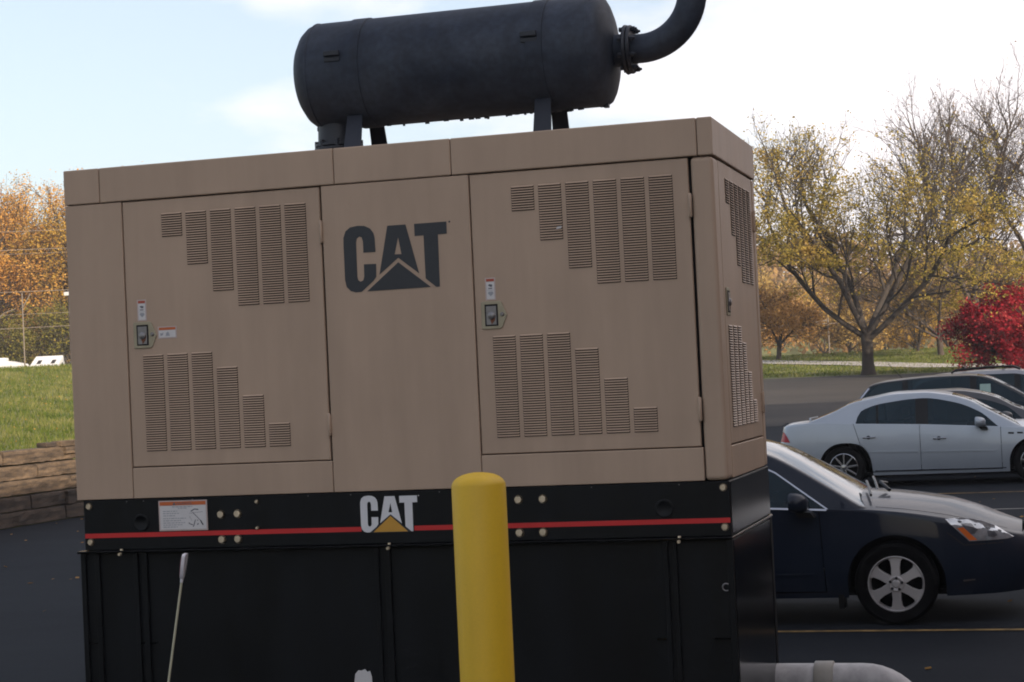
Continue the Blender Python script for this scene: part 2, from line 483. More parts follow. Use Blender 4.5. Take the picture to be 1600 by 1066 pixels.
def plate_with_holes(w_, h_, holes, th=.022):
    """front face at y = 0 in the local x-z plane, holes are (x0,x1,z0,z1)"""
    xs_ = sorted({0, w_, *[v for h in holes for v in h[:2]]}); zs_ = sorted({0, h_, *[v for h in holes for v in h[2:]]})
    m = MB()
    for i in range(len(xs_) - 1):
        for j in range(len(zs_) - 1):
            cx, cz = (xs_[i] + xs_[i + 1]) / 2, (zs_[j] + zs_[j + 1]) / 2
            if any(h[0] < cx < h[1] and h[2] < cz < h[3] for h in holes): continue
            m.add([(xs_[i], 0, zs_[j]), (xs_[i + 1], 0, zs_[j]), (xs_[i + 1], 0, zs_[j + 1]), (xs_[i], 0, zs_[j + 1])], [(0, 1, 2, 3)])
    r = .004
    m.add([(0, 0, 0), (w_, 0, 0), (w_, 0, h_), (0, 0, h_), (-r, r, -r), (w_ + r, r, -r), (w_ + r, r, h_ + r), (-r, r, h_ + r), (-r, th, -r), (w_ + r, th, -r), (w_ + r, th, h_ + r), (-r, th, h_ + r)],
          [(0, 4, 5, 1), (1, 5, 6, 2), (2, 6, 7, 3), (3, 7, 4, 0), (4, 8, 9, 5), (5, 9, 10, 6), (6, 10, 11, 7), (7, 11, 8, 4)])
    return m


def latch(parent, x, z, rust=False):
    """recessed paddle latch: plate with a pointed right side, dark cup, lock barrel"""
    pl = MB().prism([(-.058, -.072), (.034, -.072), (.048, -.062), (.074, -.004), (.046, .066), (.034, .072), (-.058, .072), (-.064, .066), (-.064, -.066)], 'y', -.006, .0).build('latch', ZINC, parent, bevel=.003, loc=(x, 0, z))
    MB().box(-.044, .026, -.0075, -.0055, -.056, .056).build('latch_cup', DARKGAP, parent, loc=(x, 0, z))
    MB().box(-.036, .018, -.0105, -.0076, -.050, .046).build('latch_paddle', STEEL, parent, bevel=.002, loc=(x, 0, z))
    MB().lathe([(.0, -.020), (.012, -.020), (.019, -.016), (.021, -.0105)], (x - .008, 0, z - .003), (0, 1, 0), 16).build('lock_barrel', STEEL, parent, smooth=40)
    MB().prism([(-.022, -.004), (-.008, -.048), (.008, -.03), (.014, -.004)], 'y', -.0118, -.0106).build('latch_rust', RUSTY, parent, loc=(x, 0, z))
    MB().lathe([(.0, -.013), (.007, -.013), (.011, -.009), (.012, -.006)], (x + .048, 0, z + .002), (0, 1, 0), 14).build('latch_rivet', STEEL, parent, smooth=40)


def quad(x0, x1, z0, z1, y, m, name, parent):
    return mesh_from(name, [(x0, y, z0), (x1, y, z0), (x1, y, z1), (x0, y, z1)], [(0, 1, 2, 3)], m, parent)


def rect_list(rects, y, m, name, parent):
    mb = MB()
    for x0, x1, z0, z1 in rects: mb.add([(x0, y, z0), (x1, y, z0), (x1, y, z1), (x0, y, z1)], [(0, 1, 2, 3)])
    return mb.build(name, m, parent, merge=0)


def tall_sticker(parent, x, z):
    quad(x, x + .056, z, z + .116, -.0012, STICKEREDGE, 'warning_sticker', parent)
    rect_list([(x + .007, x + .049, z + .006, z + .094)], -.0020, STICKER, 'sticker_field', parent)
    rect_list([(x + .007, x + .049, z + .097, z + .110)], -.0020, REDPRINT, 'sticker_header', parent)
    mb = MB()
    mb.prism([(x + .016, z + .078), (x + .024, z + .083), (x + .040, z + .080), (x + .037, z + .068), (x + .026, z + .070)], 'y', -.0028, -.0026)
    mb.box(x + .017, x + .038, -.0028, -.0026, z + .058, z + .063)
    mb.build('sticker_symbol', PRINT, parent)
    mb = MB()
    mb.prism([(x + .014, z + .036), (x + .018, z + .044), (x + .040, z + .044), (x + .044, z + .034), (x + .029, z + .020)], 'y', -.0028, -.0026)
    mb.box(x + .010, x + .046, -.0028, -.0026, z + .050, z + .0515)
    mb.build('sticker_symbol', PRINTL, parent)


def wide_sticker(parent, x, z):
    quad(x, x + .112, z, z + .066, -.0012, STICKEREDGE, 'warning_sticker', parent)
    rect_list([(x + .007, x + .105, z + .006, z + .044)], -.0020, STICKER, 'sticker_field', parent)
    rect_list([(x + .007, x + .105, z + .047, z + .060)], -.0020, ORANGE, 'sticker_header', parent)
    mb = MB()
    mb.prism([(x + .016, z + .014), (x + .030, z + .020), (x + .034, z + .036), (x + .026, z + .028), (x + .014, z + .030)], 'y', -.0028, -.0026)
    mb.prism([(x + .046, z + .014), (x + .070, z + .014), (x + .066, z + .032), (x + .058, z + .037), (x + .050, z + .030)], 'y', -.0028, -.0026)
    mb.build('sticker_symbol', PRINTL, parent)


def door(name, w_, hinge_x, parent, loc, rz, ux0):
    h_ = 1.434
    du = [(ux0 + .144 * k, z0 - 1.648, 3.011 - 1.648) for k, z0 in enumerate((2.882, 2.723, 2.571, 2.485, 2.485, 2.485))]
    dl = [(.083 + .144 * k, 1.726 - 1.648, z1 - 1.648) for k, z1 in enumerate((2.249, 2.249, 2.249, 2.163, 2.006, 1.852))]
    holes = [(x, x + .121, a, b) for x, a, b in du + dl]
    d = plate_with_holes(w_, h_, holes).build(name, TAN, parent, merge=1e-5)
    d.location = loc; d.rotation_euler = (0, 0, rz)
    for x, a, b in du + dl: louvre_bank(.121, a, b, d, x)
    MB().box(.02, w_ - .02, .022, .026, .02, h_ - .02).build('baffle', DARKGAP, d)
    for z in (.182, 1.200):
        hg = MB().box(hinge_x - .010, hinge_x + .010, -.012, .004, z - .056, z + .056)
        hg.build('hinge', TAN, d, bevel=.005)
        MB().lathe([(.006, -.06), (.0075, -.058), (.0075, .058), (.006, .06)], (hinge_x + .002, -.010, z), (0, 0, 1), 10).build('hinge_pin', TAN, d, smooth=40)
    return d


dl_ = door('door', 1.142, 1.149, gen, (.352, .004, 1.648), 0, .226)
latch(dl_, .098, .709); tall_sticker(dl_, .060, .786); wide_sticker(dl_, .178, .684)
dr_ = door('door', 1.134, 1.141, gen, (2.335, .004, 1.648), 0, .216)
latch(dr_, .092, .709); tall_sticker(dr_, .054, .786)
ds_ = door('door', 1.102, 1.104, gen, (3.596, .178, 1.648), math.pi / 2, .19)
latch(ds_, .108, .72)
# a slip of paper caught in the louvres of the right-hand front door
MB().prism([(0, 0), (.026, .003), (.03, .014), (.006, .012)], 'y', -.012, -.011).build('paper_slip', STICKER, dr_, loc=(.448, 0, 1.127))

# logos (shape measured on the panel, 0.573 m wide)
LOGO_C = [(.109, .206), (.177, .205), (.176, .278), (.170, .305), (.152, .330), (.120, .346), (.083, .349), (.040, .343), (.014, .324), (.001, .290), (0, .259), (0, .068), (.007, .032), (.029, .009), (.057, 0), (.090, .001), (.158, .054), (.175, .075), (.177, .143), (.109, .145), (.108, .079), (.101, .060), (.086, .055), (.074, .063), (.070, .082), (.071, .263), (.076, .283), (.090, .292), (.103, .286), (.109, .265)]
LOGO_A = [[(.248, .338), (.349, .338), (.412, .078), (.301, .167), (.193, .085)], [(.305, .274), (.319, .185), (.282, .186)]]
LOGO_T3 = [(.300, .144), (.473, .004), (.121, .002)]
LOGO_T = [(.396, .338), (.573, .338), (.573, .275), (.524, .274), (.522, .003), (.503, .002), (.446, .050), (.445, .274), (.396, .274)]


def flat_poly(rings, x, y, z, s, m, name, parent):
    pts = [Vector((p[0], p[1], 0)) for r in rings for p in r]
    tr = tessellate_polygon([[Vector((p[0], p[1], 0)) for p in r] for r in rings])
    V = [(x + p.x * s, y, z + p.y * s) for p in pts]
    F = []
    for t in tr:
        a, b, c = [V[i] for i in t]
        cr = (b[0] - a[0]) * (c[2] - a[2]) - (b[2] - a[2]) * (c[0] - a[0])
        F.append(tuple(t) if cr > 0 else tuple(reversed(t)))
    return mesh_from(name, V, F, m, parent)


def logo(x, y, z, s, ml, mt, t3, parent, dot=True):
    flat_poly([LOGO_C], x, y, z, s, ml, 'logo_letter', parent)
    flat_poly(LOGO_A, x, y, z, s, ml, 'logo_letter', parent)
    flat_poly([LOGO_T], x, y, z, s, ml, 'logo_letter', parent)
    flat_poly([t3], x, y - .0006, z, s, mt, 'logo_triangle', parent)
    c = (.589, .336)
    flat_poly([[(c[0] + .0055 * math.cos(a * .7854), c[1] + .0055 * math.sin(a * .7854)) for a in range(8)]], x, y, z, s, ml, 'logo_mark', parent)


logo(1.625, -.0015, 2.517, 1.0, DECALBLACK, DECALBLACK, LOGO_T3, gen)

# skid base with the red stripe
sk = MB().box(.036, 3.603, .006, W_ - .02, 1.196, 1.4685).build('skid_base', BLACK, gen, bevel=.004)
MB().box(3.6036, 3.606, .03, W_ - .03, 1.205, 1.462).build('side_skirt', BLACKGLOSS, gen)
rect_list([(.040, 1.652, 1.263, 1.288), (1.945, 3.600, 1.2615, 1.2865)], .0045, RED, 'red_stripe', sk)
logo(1.651, .0030, 1.2575, .5515, DECALWHITE, DECALGOLD, [(.300, .152), (.470, .002), (.124, .002)], sk)
flat_poly([[(.300, .165), (.494, .000), (.470, -.004), (.124, -.004), (.100, .0)]], 1.651, .0024 + .0002, 1.2575, .5515, DECALBLACK, 'logo_outline', sk)
for x, z, r in [(.073, 1.437, .017), (.075, 1.242, .017), (.855, 1.374, .020), (.952, 1.375, .020), (.856, 1.240, .020), (.949, 1.240, .020), (1.066, 1.436, .010), (1.063, 1.296, .008), (2.514, 1.406, .020), (2.643, 1.406, .020), (2.513, 1.237, .020), (2.638, 1.237, .020), (3.572, 1.437, .017), (3.572, 1.241, .017)]:
    b = MB().lathe([(0, -.0), (r * 1.15, -.0), (r * 1.15, -.004)], (x, .006, z), (0, 1, 0), 14)
    a0 = random.random()
    b.prism([(x + r * .95 * math.cos(a0 + k * math.pi / 3), z + r * .95 * math.sin(a0 + k * math.pi / 3)) for k in range(6)], 'y', -.010, .004)
    b.build('bolt', BOLT, sk, bevel=.002)
for x in (.30, .40, .69, 1.36, 1.60, 2.09, 2.9, 3.35):
    MB().lathe([(0, -.002), (.0028, -.002), (.0035, .004)], (x, .004, 1.458), (0, 1, 0), 8).build('rivet', STEEL, sk)
for x in (.381, 3.27):
    MB().lathe([(0, .000), (.030, .000), (.034, -.002), (.043, -.004), (.047, -.002), (.049, .005)], (x, .003, 1.340), (0, 1, 0), 24).build('port_plug', BLACK, sk, smooth=40)
# large warning plate on the skid
wp = MB().box(.489, .776, .003, .0055, 1.292, 1.4555).build('warning_plate', STICKEREDGE, sk, bevel=.001)
rect_list([(.497, .768, 1.300, 1.427)], .0022, STICKER, 'plate_field', wp)
rect_list([(.497, .768, 1.430, 1.4495)], .0022, ORANGE, 'plate_header', wp)


def text_mesh(s, size, x, y, z, m, name, parent):
    cu = bpy.data.curves.new('t', 'FONT'); cu.body = s; cu.size = size; cu.align_x = 'CENTER'
    o = bpy.data.objects.new('t', cu); COL.objects.link(o)
    me = bpy.data.meshes.new_from_object(o.evaluated_get(bpy.context.evaluated_depsgraph_get()))
    bpy.data.objects.remove(o)
    for v in me.vertices: v.co = Vector((v.co.x, 0, v.co.y))
    me.materials.clear(); me.materials.append(m)
    return link(name, me, parent, (x, y, z))


text_mesh('WARNING', .019, .640, .0016, 1.4325, PRINT, 'plate_lettering', wp)
MB().prism([(.573, 1.432), (.593, 1.432), (.583, 1.448)], 'y', .0014, .0018).build('plate_symbol', PRINT, wp)
rr_ = []
rng = random.Random(5)
for row, (z, xa, xb) in enumerate([(1.419, .570, .690), (1.411, .605, .655), (1.396, .515, .600), (1.384, .515, .610), (1.372, .515, .585), (1.357, .515, .650), (1.345, .515, .620), (1.333, .515, .648), (1.322, .515, .630), (1.311, .515, .600)]):
    x = xa
    while x < xb:
        l = rng.uniform(.008, .022); rr_.append((x, min(x + l, xb), z, z + .0045)); x += l + .004
rect_list(rr_, .0016, PRINTL, 'plate_text_line', wp)
mb = MB()
for pts, r in [([(.680, 1.395), (.700, 1.407), (.725, 1.404)], .003), ([(.690, 1.39), (.72, 1.36), (.735, 1.345), (.75, 1.32)], .002), ([(.705, 1.35), (.695, 1.32), (.69, 1.312)], .0025), ([(.665, 1.335), (.672, 1.328), (.69, 1.322)], .0025), ([(.735, 1.345), (.748, 1.322)], .0035), ([(.717, 1.345), (.718, 1.349)], .004), ([(.715, 1.322), (.722, 1.330)], .003), ([(.67, 1.385), (.75, 1.392)], .0008), ([(.67, 1.37), (.685, 1.345)], .0008)]:
    for a, b in zip(pts[:-1], pts[1:]):
        d = Vector((b[0] - a[0], b[1] - a[1])).normalized(); nn = Vector((-d.y, d.x)) * r
        mb.add([(a[0] + nn.x, .0016, a[1] + nn.y), (a[0] - nn.x, .0016, a[1] - nn.y), (b[0] - nn.x, .0016, b[1] - nn.y), (b[0] + nn.x, .0016, b[1] + nn.y)], [(0, 1, 2, 3)])
mb.build('plate_drawing', PRINT, wp, merge=0)

# sub-base fuel tank
tk = MB().box(.000, 3.600, .030, W_, 0.02, 1.180).build('fuel_tank', BLACK, gen, bevel=.003)
MB().box(3.6005, 3.604, .05, W_ - .05, .05, 1.17).build('tank_side_sheet', BLACKGLOSS, tk)
MB().box(.003, 3.611, -.028, .10, 1.181, 1.1945).build('tank_flange', BLACKGLOSS, tk, bevel=.003)
MB().box(3.52, 3.612, .10, W_ + .01, 1.181, 1.1945).build('tank_flange', BLACKGLOSS, tk, bevel=.003)
for a, b in ((.000, .030), (.085, .115), (.318, .345), (.368, .400), (1.712, 1.735), (1.768, 1.800), (3.250, 3.275), (3.298, 3.320), (3.572, 3.603)):
    MB().box(a, b, .014, .032, .02, 1.180).build('tank_rib', BLACK, tk, bevel=.003)
for a, b in ((.031, .084), (.346, .367), (.401, .44), (3.2, 3.249), (3.49, 3.571)):
    MB().box(a, b, .012, .031, .684, .692).build('rib_shelf', BLACKGLOSS, tk)
MB().box(3.585, 3.607, W_ - .05, W_ + .012, .02, 1.18).build('tank_rib', BLACK, tk, bevel=.003)
for x in (.266, 1.809, 3.343):
    MB().lathe([(0, -.045), (.008, -.045), (.009, -.028)], (x, 0, 1.176), (0, 1, 0), 10).build('tank_bolt', BOLT, tk)
    MB().lathe([(0, .008), (.008, .008), (.009, .0)], (x, -.012, 1.1945), (0, 0, 1), 10).build('tank_bolt', BOLT, tk)
mb = MB(); mb.tube([(3.566 + .018 * math.cos(a), -.012 - .004, .945 + .018 * math.sin(a)) for a in np.linspace(.9, 5.2, 12)], .004, 8)
mb.build('hose_ring', STEEL, tk, smooth=60)
mesh_from('torn_label', [(1.566, .0285, .40), (1.668, .0285, .38), (1.664, .0285, .50), (1.655, .0285, .532), (1.640, .0285, .526), (1.628, .0285, .541), (1.606, .0285, .533), (1.590, .0285, .535), (1.572, .0285, .515), (1.566, .0285, .48)], [tuple(range(10))], STICKER, tk)

# silencer on the roof
SY = .69
sil = MB().lathe([(0.0, 1.155), (.06, 1.156), (.15, 1.169), (.215, 1.191), (.262, 1.222), (.290, 1.257), (.3, 1.290), (.302, 1.325), (.302, 2.89), (.300, 2.915), (.288, 2.936), (.262, 2.951), (.215, 2.968), (.15, 2.982), (.08, 2.990), (0, 2.993)], (0, SY, 3.785), (1, 0, 0), 56).build('silencer', SILENCER, gen, smooth=40)
sil['label'] = 'dark blue-black cylindrical exhaust silencer with domed ends'
for a, b in ((1.512, 1.605), (2.560, 2.650)):
    MB().lathe([(.3015, a), (.3075, a + .002), (.3075, b - .002), (.3015, b)], (0, SY, 3.785), (1, 0, 0), 56).build('strap', SILENCER, sil, smooth=30)
    th = R(-100)
    o = MB().box(-.045, .045, -.318, -.300, -.014, .014).build('strap_clamp', SILDARK, sil, bevel=.003, loc=(a - .055 if a < 2 else a + .02, SY, 3.785 + .075))
    o = MB().box(-.045, .045, -.306, -.300, -.014, .010).build('strap_clamp', SILDARK, sil, bevel=.003, loc=(a - .055 if a < 2 else a + .02, SY, 3.785 + .045))
for a in (1.292, 2.885):
    MB().lathe([(.3005, a - .006), (.305, a - .002), (.305, a + .002), (.3005, a + .006)], (0, SY, 3.785), (1, 0, 0), 56).build('weld_seam', SILENCER, sil, smooth=60)
rng = random.Random(2)
mb = MB()
for k in range(26):
    x = rng.uniform(1.62, 2.82); y = SY + rng.uniform(-.03, .03); l = rng.uniform(.004, .012)
    mb.box(x, x + rng.uniform(.006, .03), y, y + .01, 3.785 - .302 - l, 3.785 - .298)
mb.build('rust_flakes', SILDARK, sil)
MB().box(1.252, 1.272, SY - .05, SY + .05, 3.475, 3.50).build('drain_lug', SILDARK, sil, bevel=.004)
MB().box(2.905, 2.935, SY - .02, SY + .02, 3.474, 3.497).build('drain_lug', SILDARK, sil, bevel=.004)
for xa in (1.53, 2.61):
    for s in (-1, 1):
        y0, y1 = SY + s * .165, SY + s * .30
        lean = .02 * s
        V = [(xa - .045, y0, 3.53), (xa + .045, y0, 3.53), (xa + .052 - lean, y1, 3.2835), (xa - .052 - lean, y1, 3.2835)]
        V += [(v[0], v[1] + s * .012, v[2]) for v in V]
        MB().add(V, [(0, 1, 2, 3), (7, 6, 5, 4), (0, 4, 5, 1), (1, 5, 6, 2), (2, 6, 7, 3), (3, 7, 4, 0)]).build('leg', SILDARK, sil, bevel=.003)
    MB().box(xa - .06, xa + .06, SY - .36, SY + .36, 3.284, 3.292).build('foot_plate', SILDARK, sil, bevel=.002)
# inlet stub with its flange
MB().lathe([(.105, 3.284), (.105, 3.37), (.118, 3.385), (.112, 3.55)], (1.362, SY, 0), (0, 0, 1), 28).build('inlet_pipe', SILDARK, sil, smooth=40)
fl = MB().lathe([(.10, 3.36), (.138, 3.36), (.138, 3.378), (.10, 3.378)], (1.362, SY, 0), (0, 0, 1), 28)
fl.lathe([(.10, 3.384), (.134, 3.384), (.134, 3.40), (.10, 3.40)], (1.362, SY, 0), (0, 0, 1), 28)
for k in range(8):
    a = k * math.pi / 4 + .3
    fl.lathe([(0, 3.345), (.013, 3.345), (.013, 3.418), (0, 3.418)], (1.362 + .125 * math.cos(a), SY + .125 * math.sin(a), 0), (0, 0, 1), 6)
fl.build('inlet_flange', SILDARK, sil, bevel=.002)
# outlet: stub, bolted flange, elbow turning up
zc = 3.778
MB().lathe([(.088, 2.95), (.088, 3.05)], (0, SY, zc), (1, 0, 0), 28).build('outlet_pipe', SILENCER, sil, smooth=40)
fl = MB().lathe([(.08, 3.040), (.132, 3.040), (.135, 3.046), (.132, 3.060), (.08, 3.060)], (0, SY, zc), (1, 0, 0), 28)
fl.lathe([(.08, 3.064), (.130, 3.064), (.132, 3.074), (.128, 3.084), (.08, 3.084)], (0, SY, zc), (1, 0, 0), 28)
for k in range(8):
    a = k * math.pi / 4 + .39
    fl.lathe([(0, 3.018), (.014, 3.018), (.014, 3.040), (.008, 3.042), (.008, 3.084), (.014, 3.086), (.014, 3.106), (.008, 3.108), (.007, 3.118), (0, 3.118)], (0, SY + .112 * math.cos(a), zc + .112 * math.sin(a)), (1, 0, 0), 6)
fl.build('outlet_flange', SILDARK, sil, bevel=.002)
RE = .29
pts = [(3.08, SY, zc), (3.13, SY, zc)] + [(3.13 + RE * math.sin(a), SY, zc + RE * (1 - math.cos(a))) for a in np.linspace(.08, math.pi / 2, 18)] + [(3.13 + RE, SY, zc + RE + .1), (3.13 + RE, SY, zc + RE + .75)]
MB().tube(pts, .079, 28).build('exhaust_elbow', SILENCER, sil, smooth=40)

# ------------------------------------------------------------------ things in front of and beside the generator
bo = MB().lathe([(.145, 0), (.145, .012), (.1105, .014), (.1105, 1.585), (.1085, 1.590), (.1075, 1.594), (.100, 1.606), (.086, 1.618), (.066, 1.627), (.042, 1.633), (.018, 1.636), (0, 1.6365)], (0, 0, 0), (0, 0, 1), 48).build('bollard', YELLOW, None, smooth=35, loc=(2.909, -1.967, 0.012))
tag(bo, 'round yellow steel bollard with a domed top in front of the generator', 'bollard')

mk = empty('driveway_marker', (.700, -.6, 0.012))
tag(mk, 'thin leaning fibreglass marker rod with a white reflector head in front of the tank', 'marker rod')
tp = Vector((.928 - .700, 0, 1.202)); dv = tp.normalized()
MB().tube([(0, 0, 0), tuple(dv * 1.10)], .0062, 10).build('rod', FIBRE, mk, smooth=50)
hd = MB().tube([tuple(dv * 1.085), tuple(dv * 1.10), tuple(dv * 1.125)], [.007, .0085, .0075], 12).build('socket', MARKW, mk, smooth=50)
# flat round-ended reflector head, seen nearly edge-on
e1 = dv; e2 = Vector((-.22, .95, 0)); e2 = (e2 - e1 * e2.dot(e1)).normalized(); e3 = e1.cross(e2)
def headplate(off, th, hw, h0, h1):
    pr = []
    for t in np.linspace(0, 1, 15):
        wv = hw * math.sqrt(max(0, math.sin(math.pi * min(1, t * .62 + .02)))) if t < .93 else hw * .75
        pr.append((h0 + (h1 - h0) * t, wv))
    out_ = [(a, b) for a, b in pr] + [(a, -b) for a, b in reversed(pr)]
    V = [e1 * a + e2 * b + e3 * (off - th) for a, b in out_] + [e1 * a + e2 * b + e3 * (off + th) for a, b in out_]
    n = len(out_)
    F = [tuple(range(n - 1, -1, -1)), tuple(range(n, 2 * n))] + [(i, (i + 1) % n, (i + 1) % n + n, i + n) for i in range(n)]
    return MB().add(V, F)
headplate(0, .009, .034, 1.105, 1.232).build('reflector_head', MARKW, mk, bevel=.002)
headplate(.0105, .0018, .028, 1.115, 1.218).build('reflector', MARKR, mk)

pi_ = empty('drain_pipe', (3.6, W_ - .06, 0))
tag(pi_, 'pale grey pipe running from the generator base and bending down into the asphalt', 'pipe')
zp, rp_ = .255, .105
RB = .27
pts = [(-.004, 0, zp), (.48, 0, zp)] + [(.48 + RB * math.sin(a), 0, zp - RB * (1 - math.cos(a))) for a in np.linspace(.15, 1.45, 10)]
MB().tube(pts, rp_, 28).build('pipe', PIPEM, pi_, smooth=50)
MB().lathe([(.104, .215), (.116, .217), (.118, .22), (.118, .318), (.116, .321), (.104, .323)], (0, 0, zp), (1, 0, 0), 28).build('coupling', PIPEC, pi_, smooth=35)

# ------------------------------------------------------------------ timber retaining wall
wall = empty('retaining_wall', (-11.35, 20, 0))
tag(wall, 'weathered railroad tie retaining wall holding back the grass bank', 'wall')


def timber_mesh(seed, ln, hh, dd):
    rg = random.Random(seed); m = MB(); n = 14; V = []; F = []
    ring = [(-dd, 0), (-dd + .02, -.0), (0, .015), (.0, hh * .35), (.0, hh * .7), (-.012, hh - .012), (-.05, hh), (-dd, hh)]
    k = len(ring)
    for i in range(n + 1):
        y = -ln / 2 + ln * i / n
        for (px, pz) in ring:
            V.append((px + rg.gauss(0, .007), y, pz + rg.gauss(0, .006) * (0 < pz < hh)))
    for i in range(n):
        for j in range(k):
            a = i * k + j; b = i * k + (j + 1) % k
            F.append((a, b, b + k, a + k))
    F.append(tuple(range(k - 1, -1, -1))); F.append(tuple(range(n * k, (n + 1) * k)))
    me = bpy.data.meshes.new('timber'); me.from_pydata(V, [], F)
    bm = bmesh.new(); bm.from_mesh(me); bmesh.ops.recalc_face_normals(bm, faces=bm.faces); bm.to_mesh(me); bm.free()
    return me


tms = []
for s in range(5):
    me = timber_mesh(s, 2.42, .245, .25); me.materials.append(TIMBER); tms.append(me)
tmd = timber_mesh(11, 2.42, .245, .25); tmd.materials.append(TIMBERD)
for row in range(5):
    for k in range(13):
        y = -16 + k * 2.46 + (row % 2) * 1.2 + row * .17
        me = tms[(k * 3 + row * 2) % 5]
        if row <= 1: me = tmd  # the two lowest courses get the shade-toned mesh
        if row == 4 and y > 1.0: continue
        o = link('timber', me, wall, (-.03 * row + random.uniform(-.012, .012) - .0, y, .012 + row * .254 + random.uniform(-.004, .004)))
        o.rotation_euler = (random.uniform(-.006, .006), 0, random.uniform(-.004, .004))
# tie end running back into the bank, and the stepped top course to the right
MB().box(-.22, .03, -.12, .13, .27, .50).build('timber', TIMBERD, wall, bevel=.01, loc=(0, .15, 0))
MB().box(-.30, -.10, -.25, 2.6, 1.27, 1.37).build('timber', TIMBER, wall, bevel=.012, loc=(0, .34, 0))
MB().box(-.28, -.06, -.22, 2.6, 1.14, 1.26).build('timber', TIMBER, wall, bevel=.012, loc=(0, .42, 0))
MB().box(-.32, -.12, -.22, .13, 1.285, 1.36).build('timber', TIMBERD, wall, bevel=.012, loc=(0, -.15, 0))  # dark block drawn in place of the shadowed gap beside the step

# ------------------------------------------------------------------ cars
def lerpk(K):
    X = [k[0] for k in K]; Z = [k[1] for k in K]
    return lambda x: float(np.interp(x, X, Z))


def smoothk(K):
    """monotone cubic through the knots"""
    X = np.array([k[0] for k in K], float); Z = np.array([k[1] for k in K], float)
    d = np.diff(Z) / np.diff(X); m = np.zeros(len(X)); m[0], m[-1] = d[0], d[-1]
    for i in range(1, len(X) - 1):
        m[i] = 0 if d[i - 1] * d[i] <= 0 else 2 * d[i - 1] * d[i] / (d[i - 1] + d[i])
    def f(x):
        x = min(max(x, X[0]), X[-1]); i = min(max(int(np.searchsorted(X, x)) - 1, 0), len(X) - 2)
        h = X[i + 1] - X[i]; t = (x - X[i]) / h
        return float((2 * t ** 3 - 3 * t ** 2 + 1) * Z[i] + (t ** 3 - 2 * t ** 2 + t) * h * m[i] + (-2 * t ** 3 + 3 * t ** 2) * Z[i + 1] + (t ** 3 - t ** 2) * h * m[i + 1])
    return f


CARGLASS = mat('car_glass', (0.016, 0.042, 0.060), 0.04, var=0.15, vscale=1.2, spec=0.4)
def see_through(m, fac, tint):
    t = m.node_tree; b = t.nodes['Principled BSDF']; o = t.nodes['Material Output']
    tr = t.nodes.new('ShaderNodeBsdfTransparent'); tr.inputs['Color'].default_value = (*tint, 1)
    ms = t.nodes.new('ShaderNodeMixShader'); ms.inputs['Fac'].default_value = fac
    t.links.new(b.outputs[0], ms.inputs[1]); t.links.new(tr.outputs[0], ms.inputs[2]); t.links.new(ms.outputs[0], o.inputs['Surface'])


see_through(CARGLASS, .5, (.36, .46, .50))
SEAT = mat('seat_fabric', (0.05, 0.05, 0.052), .9, var=.15, vscale=6)
SHIELD = mat('windshield_glass', (0.03, 0.045, 0.05), 0.03, var=0.1, vscale=1, spec=0.7, coat=0.25)
TYRE = mat('tyre_rubber', (0.003, 0.003, 0.0034), 0.85, var=0.2, vscale=9, bump=0.1, bscale=60, spec=0.12)
UNDER = mat('underbody_black', (0.003, 0.003, 0.0034), 0.95, var=0.2, spec=0.05)
TRIMB = mat('black_trim', (0.005, 0.005, 0.0055), 0.35, var=0.15, vscale=9, spec=0.25)
CHROME = mat('chrome', (0.42, 0.43, 0.46), 0.2, 1.0, var=0.04, vscale=8)
HUBSILVER = mat('hubcap_silver', (0.40, 0.38, 0.38), 0.4, 0.35, var=0.06, vscale=10)
LAMPCLEAR = mat('lamp_clear', (0.40, 0.43, 0.47), 0.08, 0.6, var=0.3, vscale=14, coat=1.0)
LAMPDARK = mat('lamp_dark', (0.10, 0.11, 0.13), 0.1, 0.3, var=0.3, vscale=14, coat=1.0)
LAMPAMBER = mat('lamp_amber', (0.62, 0.13, 0.02), 0.12, var=0.08, vscale=14, coat=1.0)
LAMPRED = mat('lamp_red', (0.36, 0.018, 0.03), 0.25, var=0.1, vscale=14, coat=.15, spec=.2)


def carpaint(name, col, metal=0.4, rough=0.35):
    return mat(name, col, rough, metal, var=0.03, vscale=2, coat=0.55)


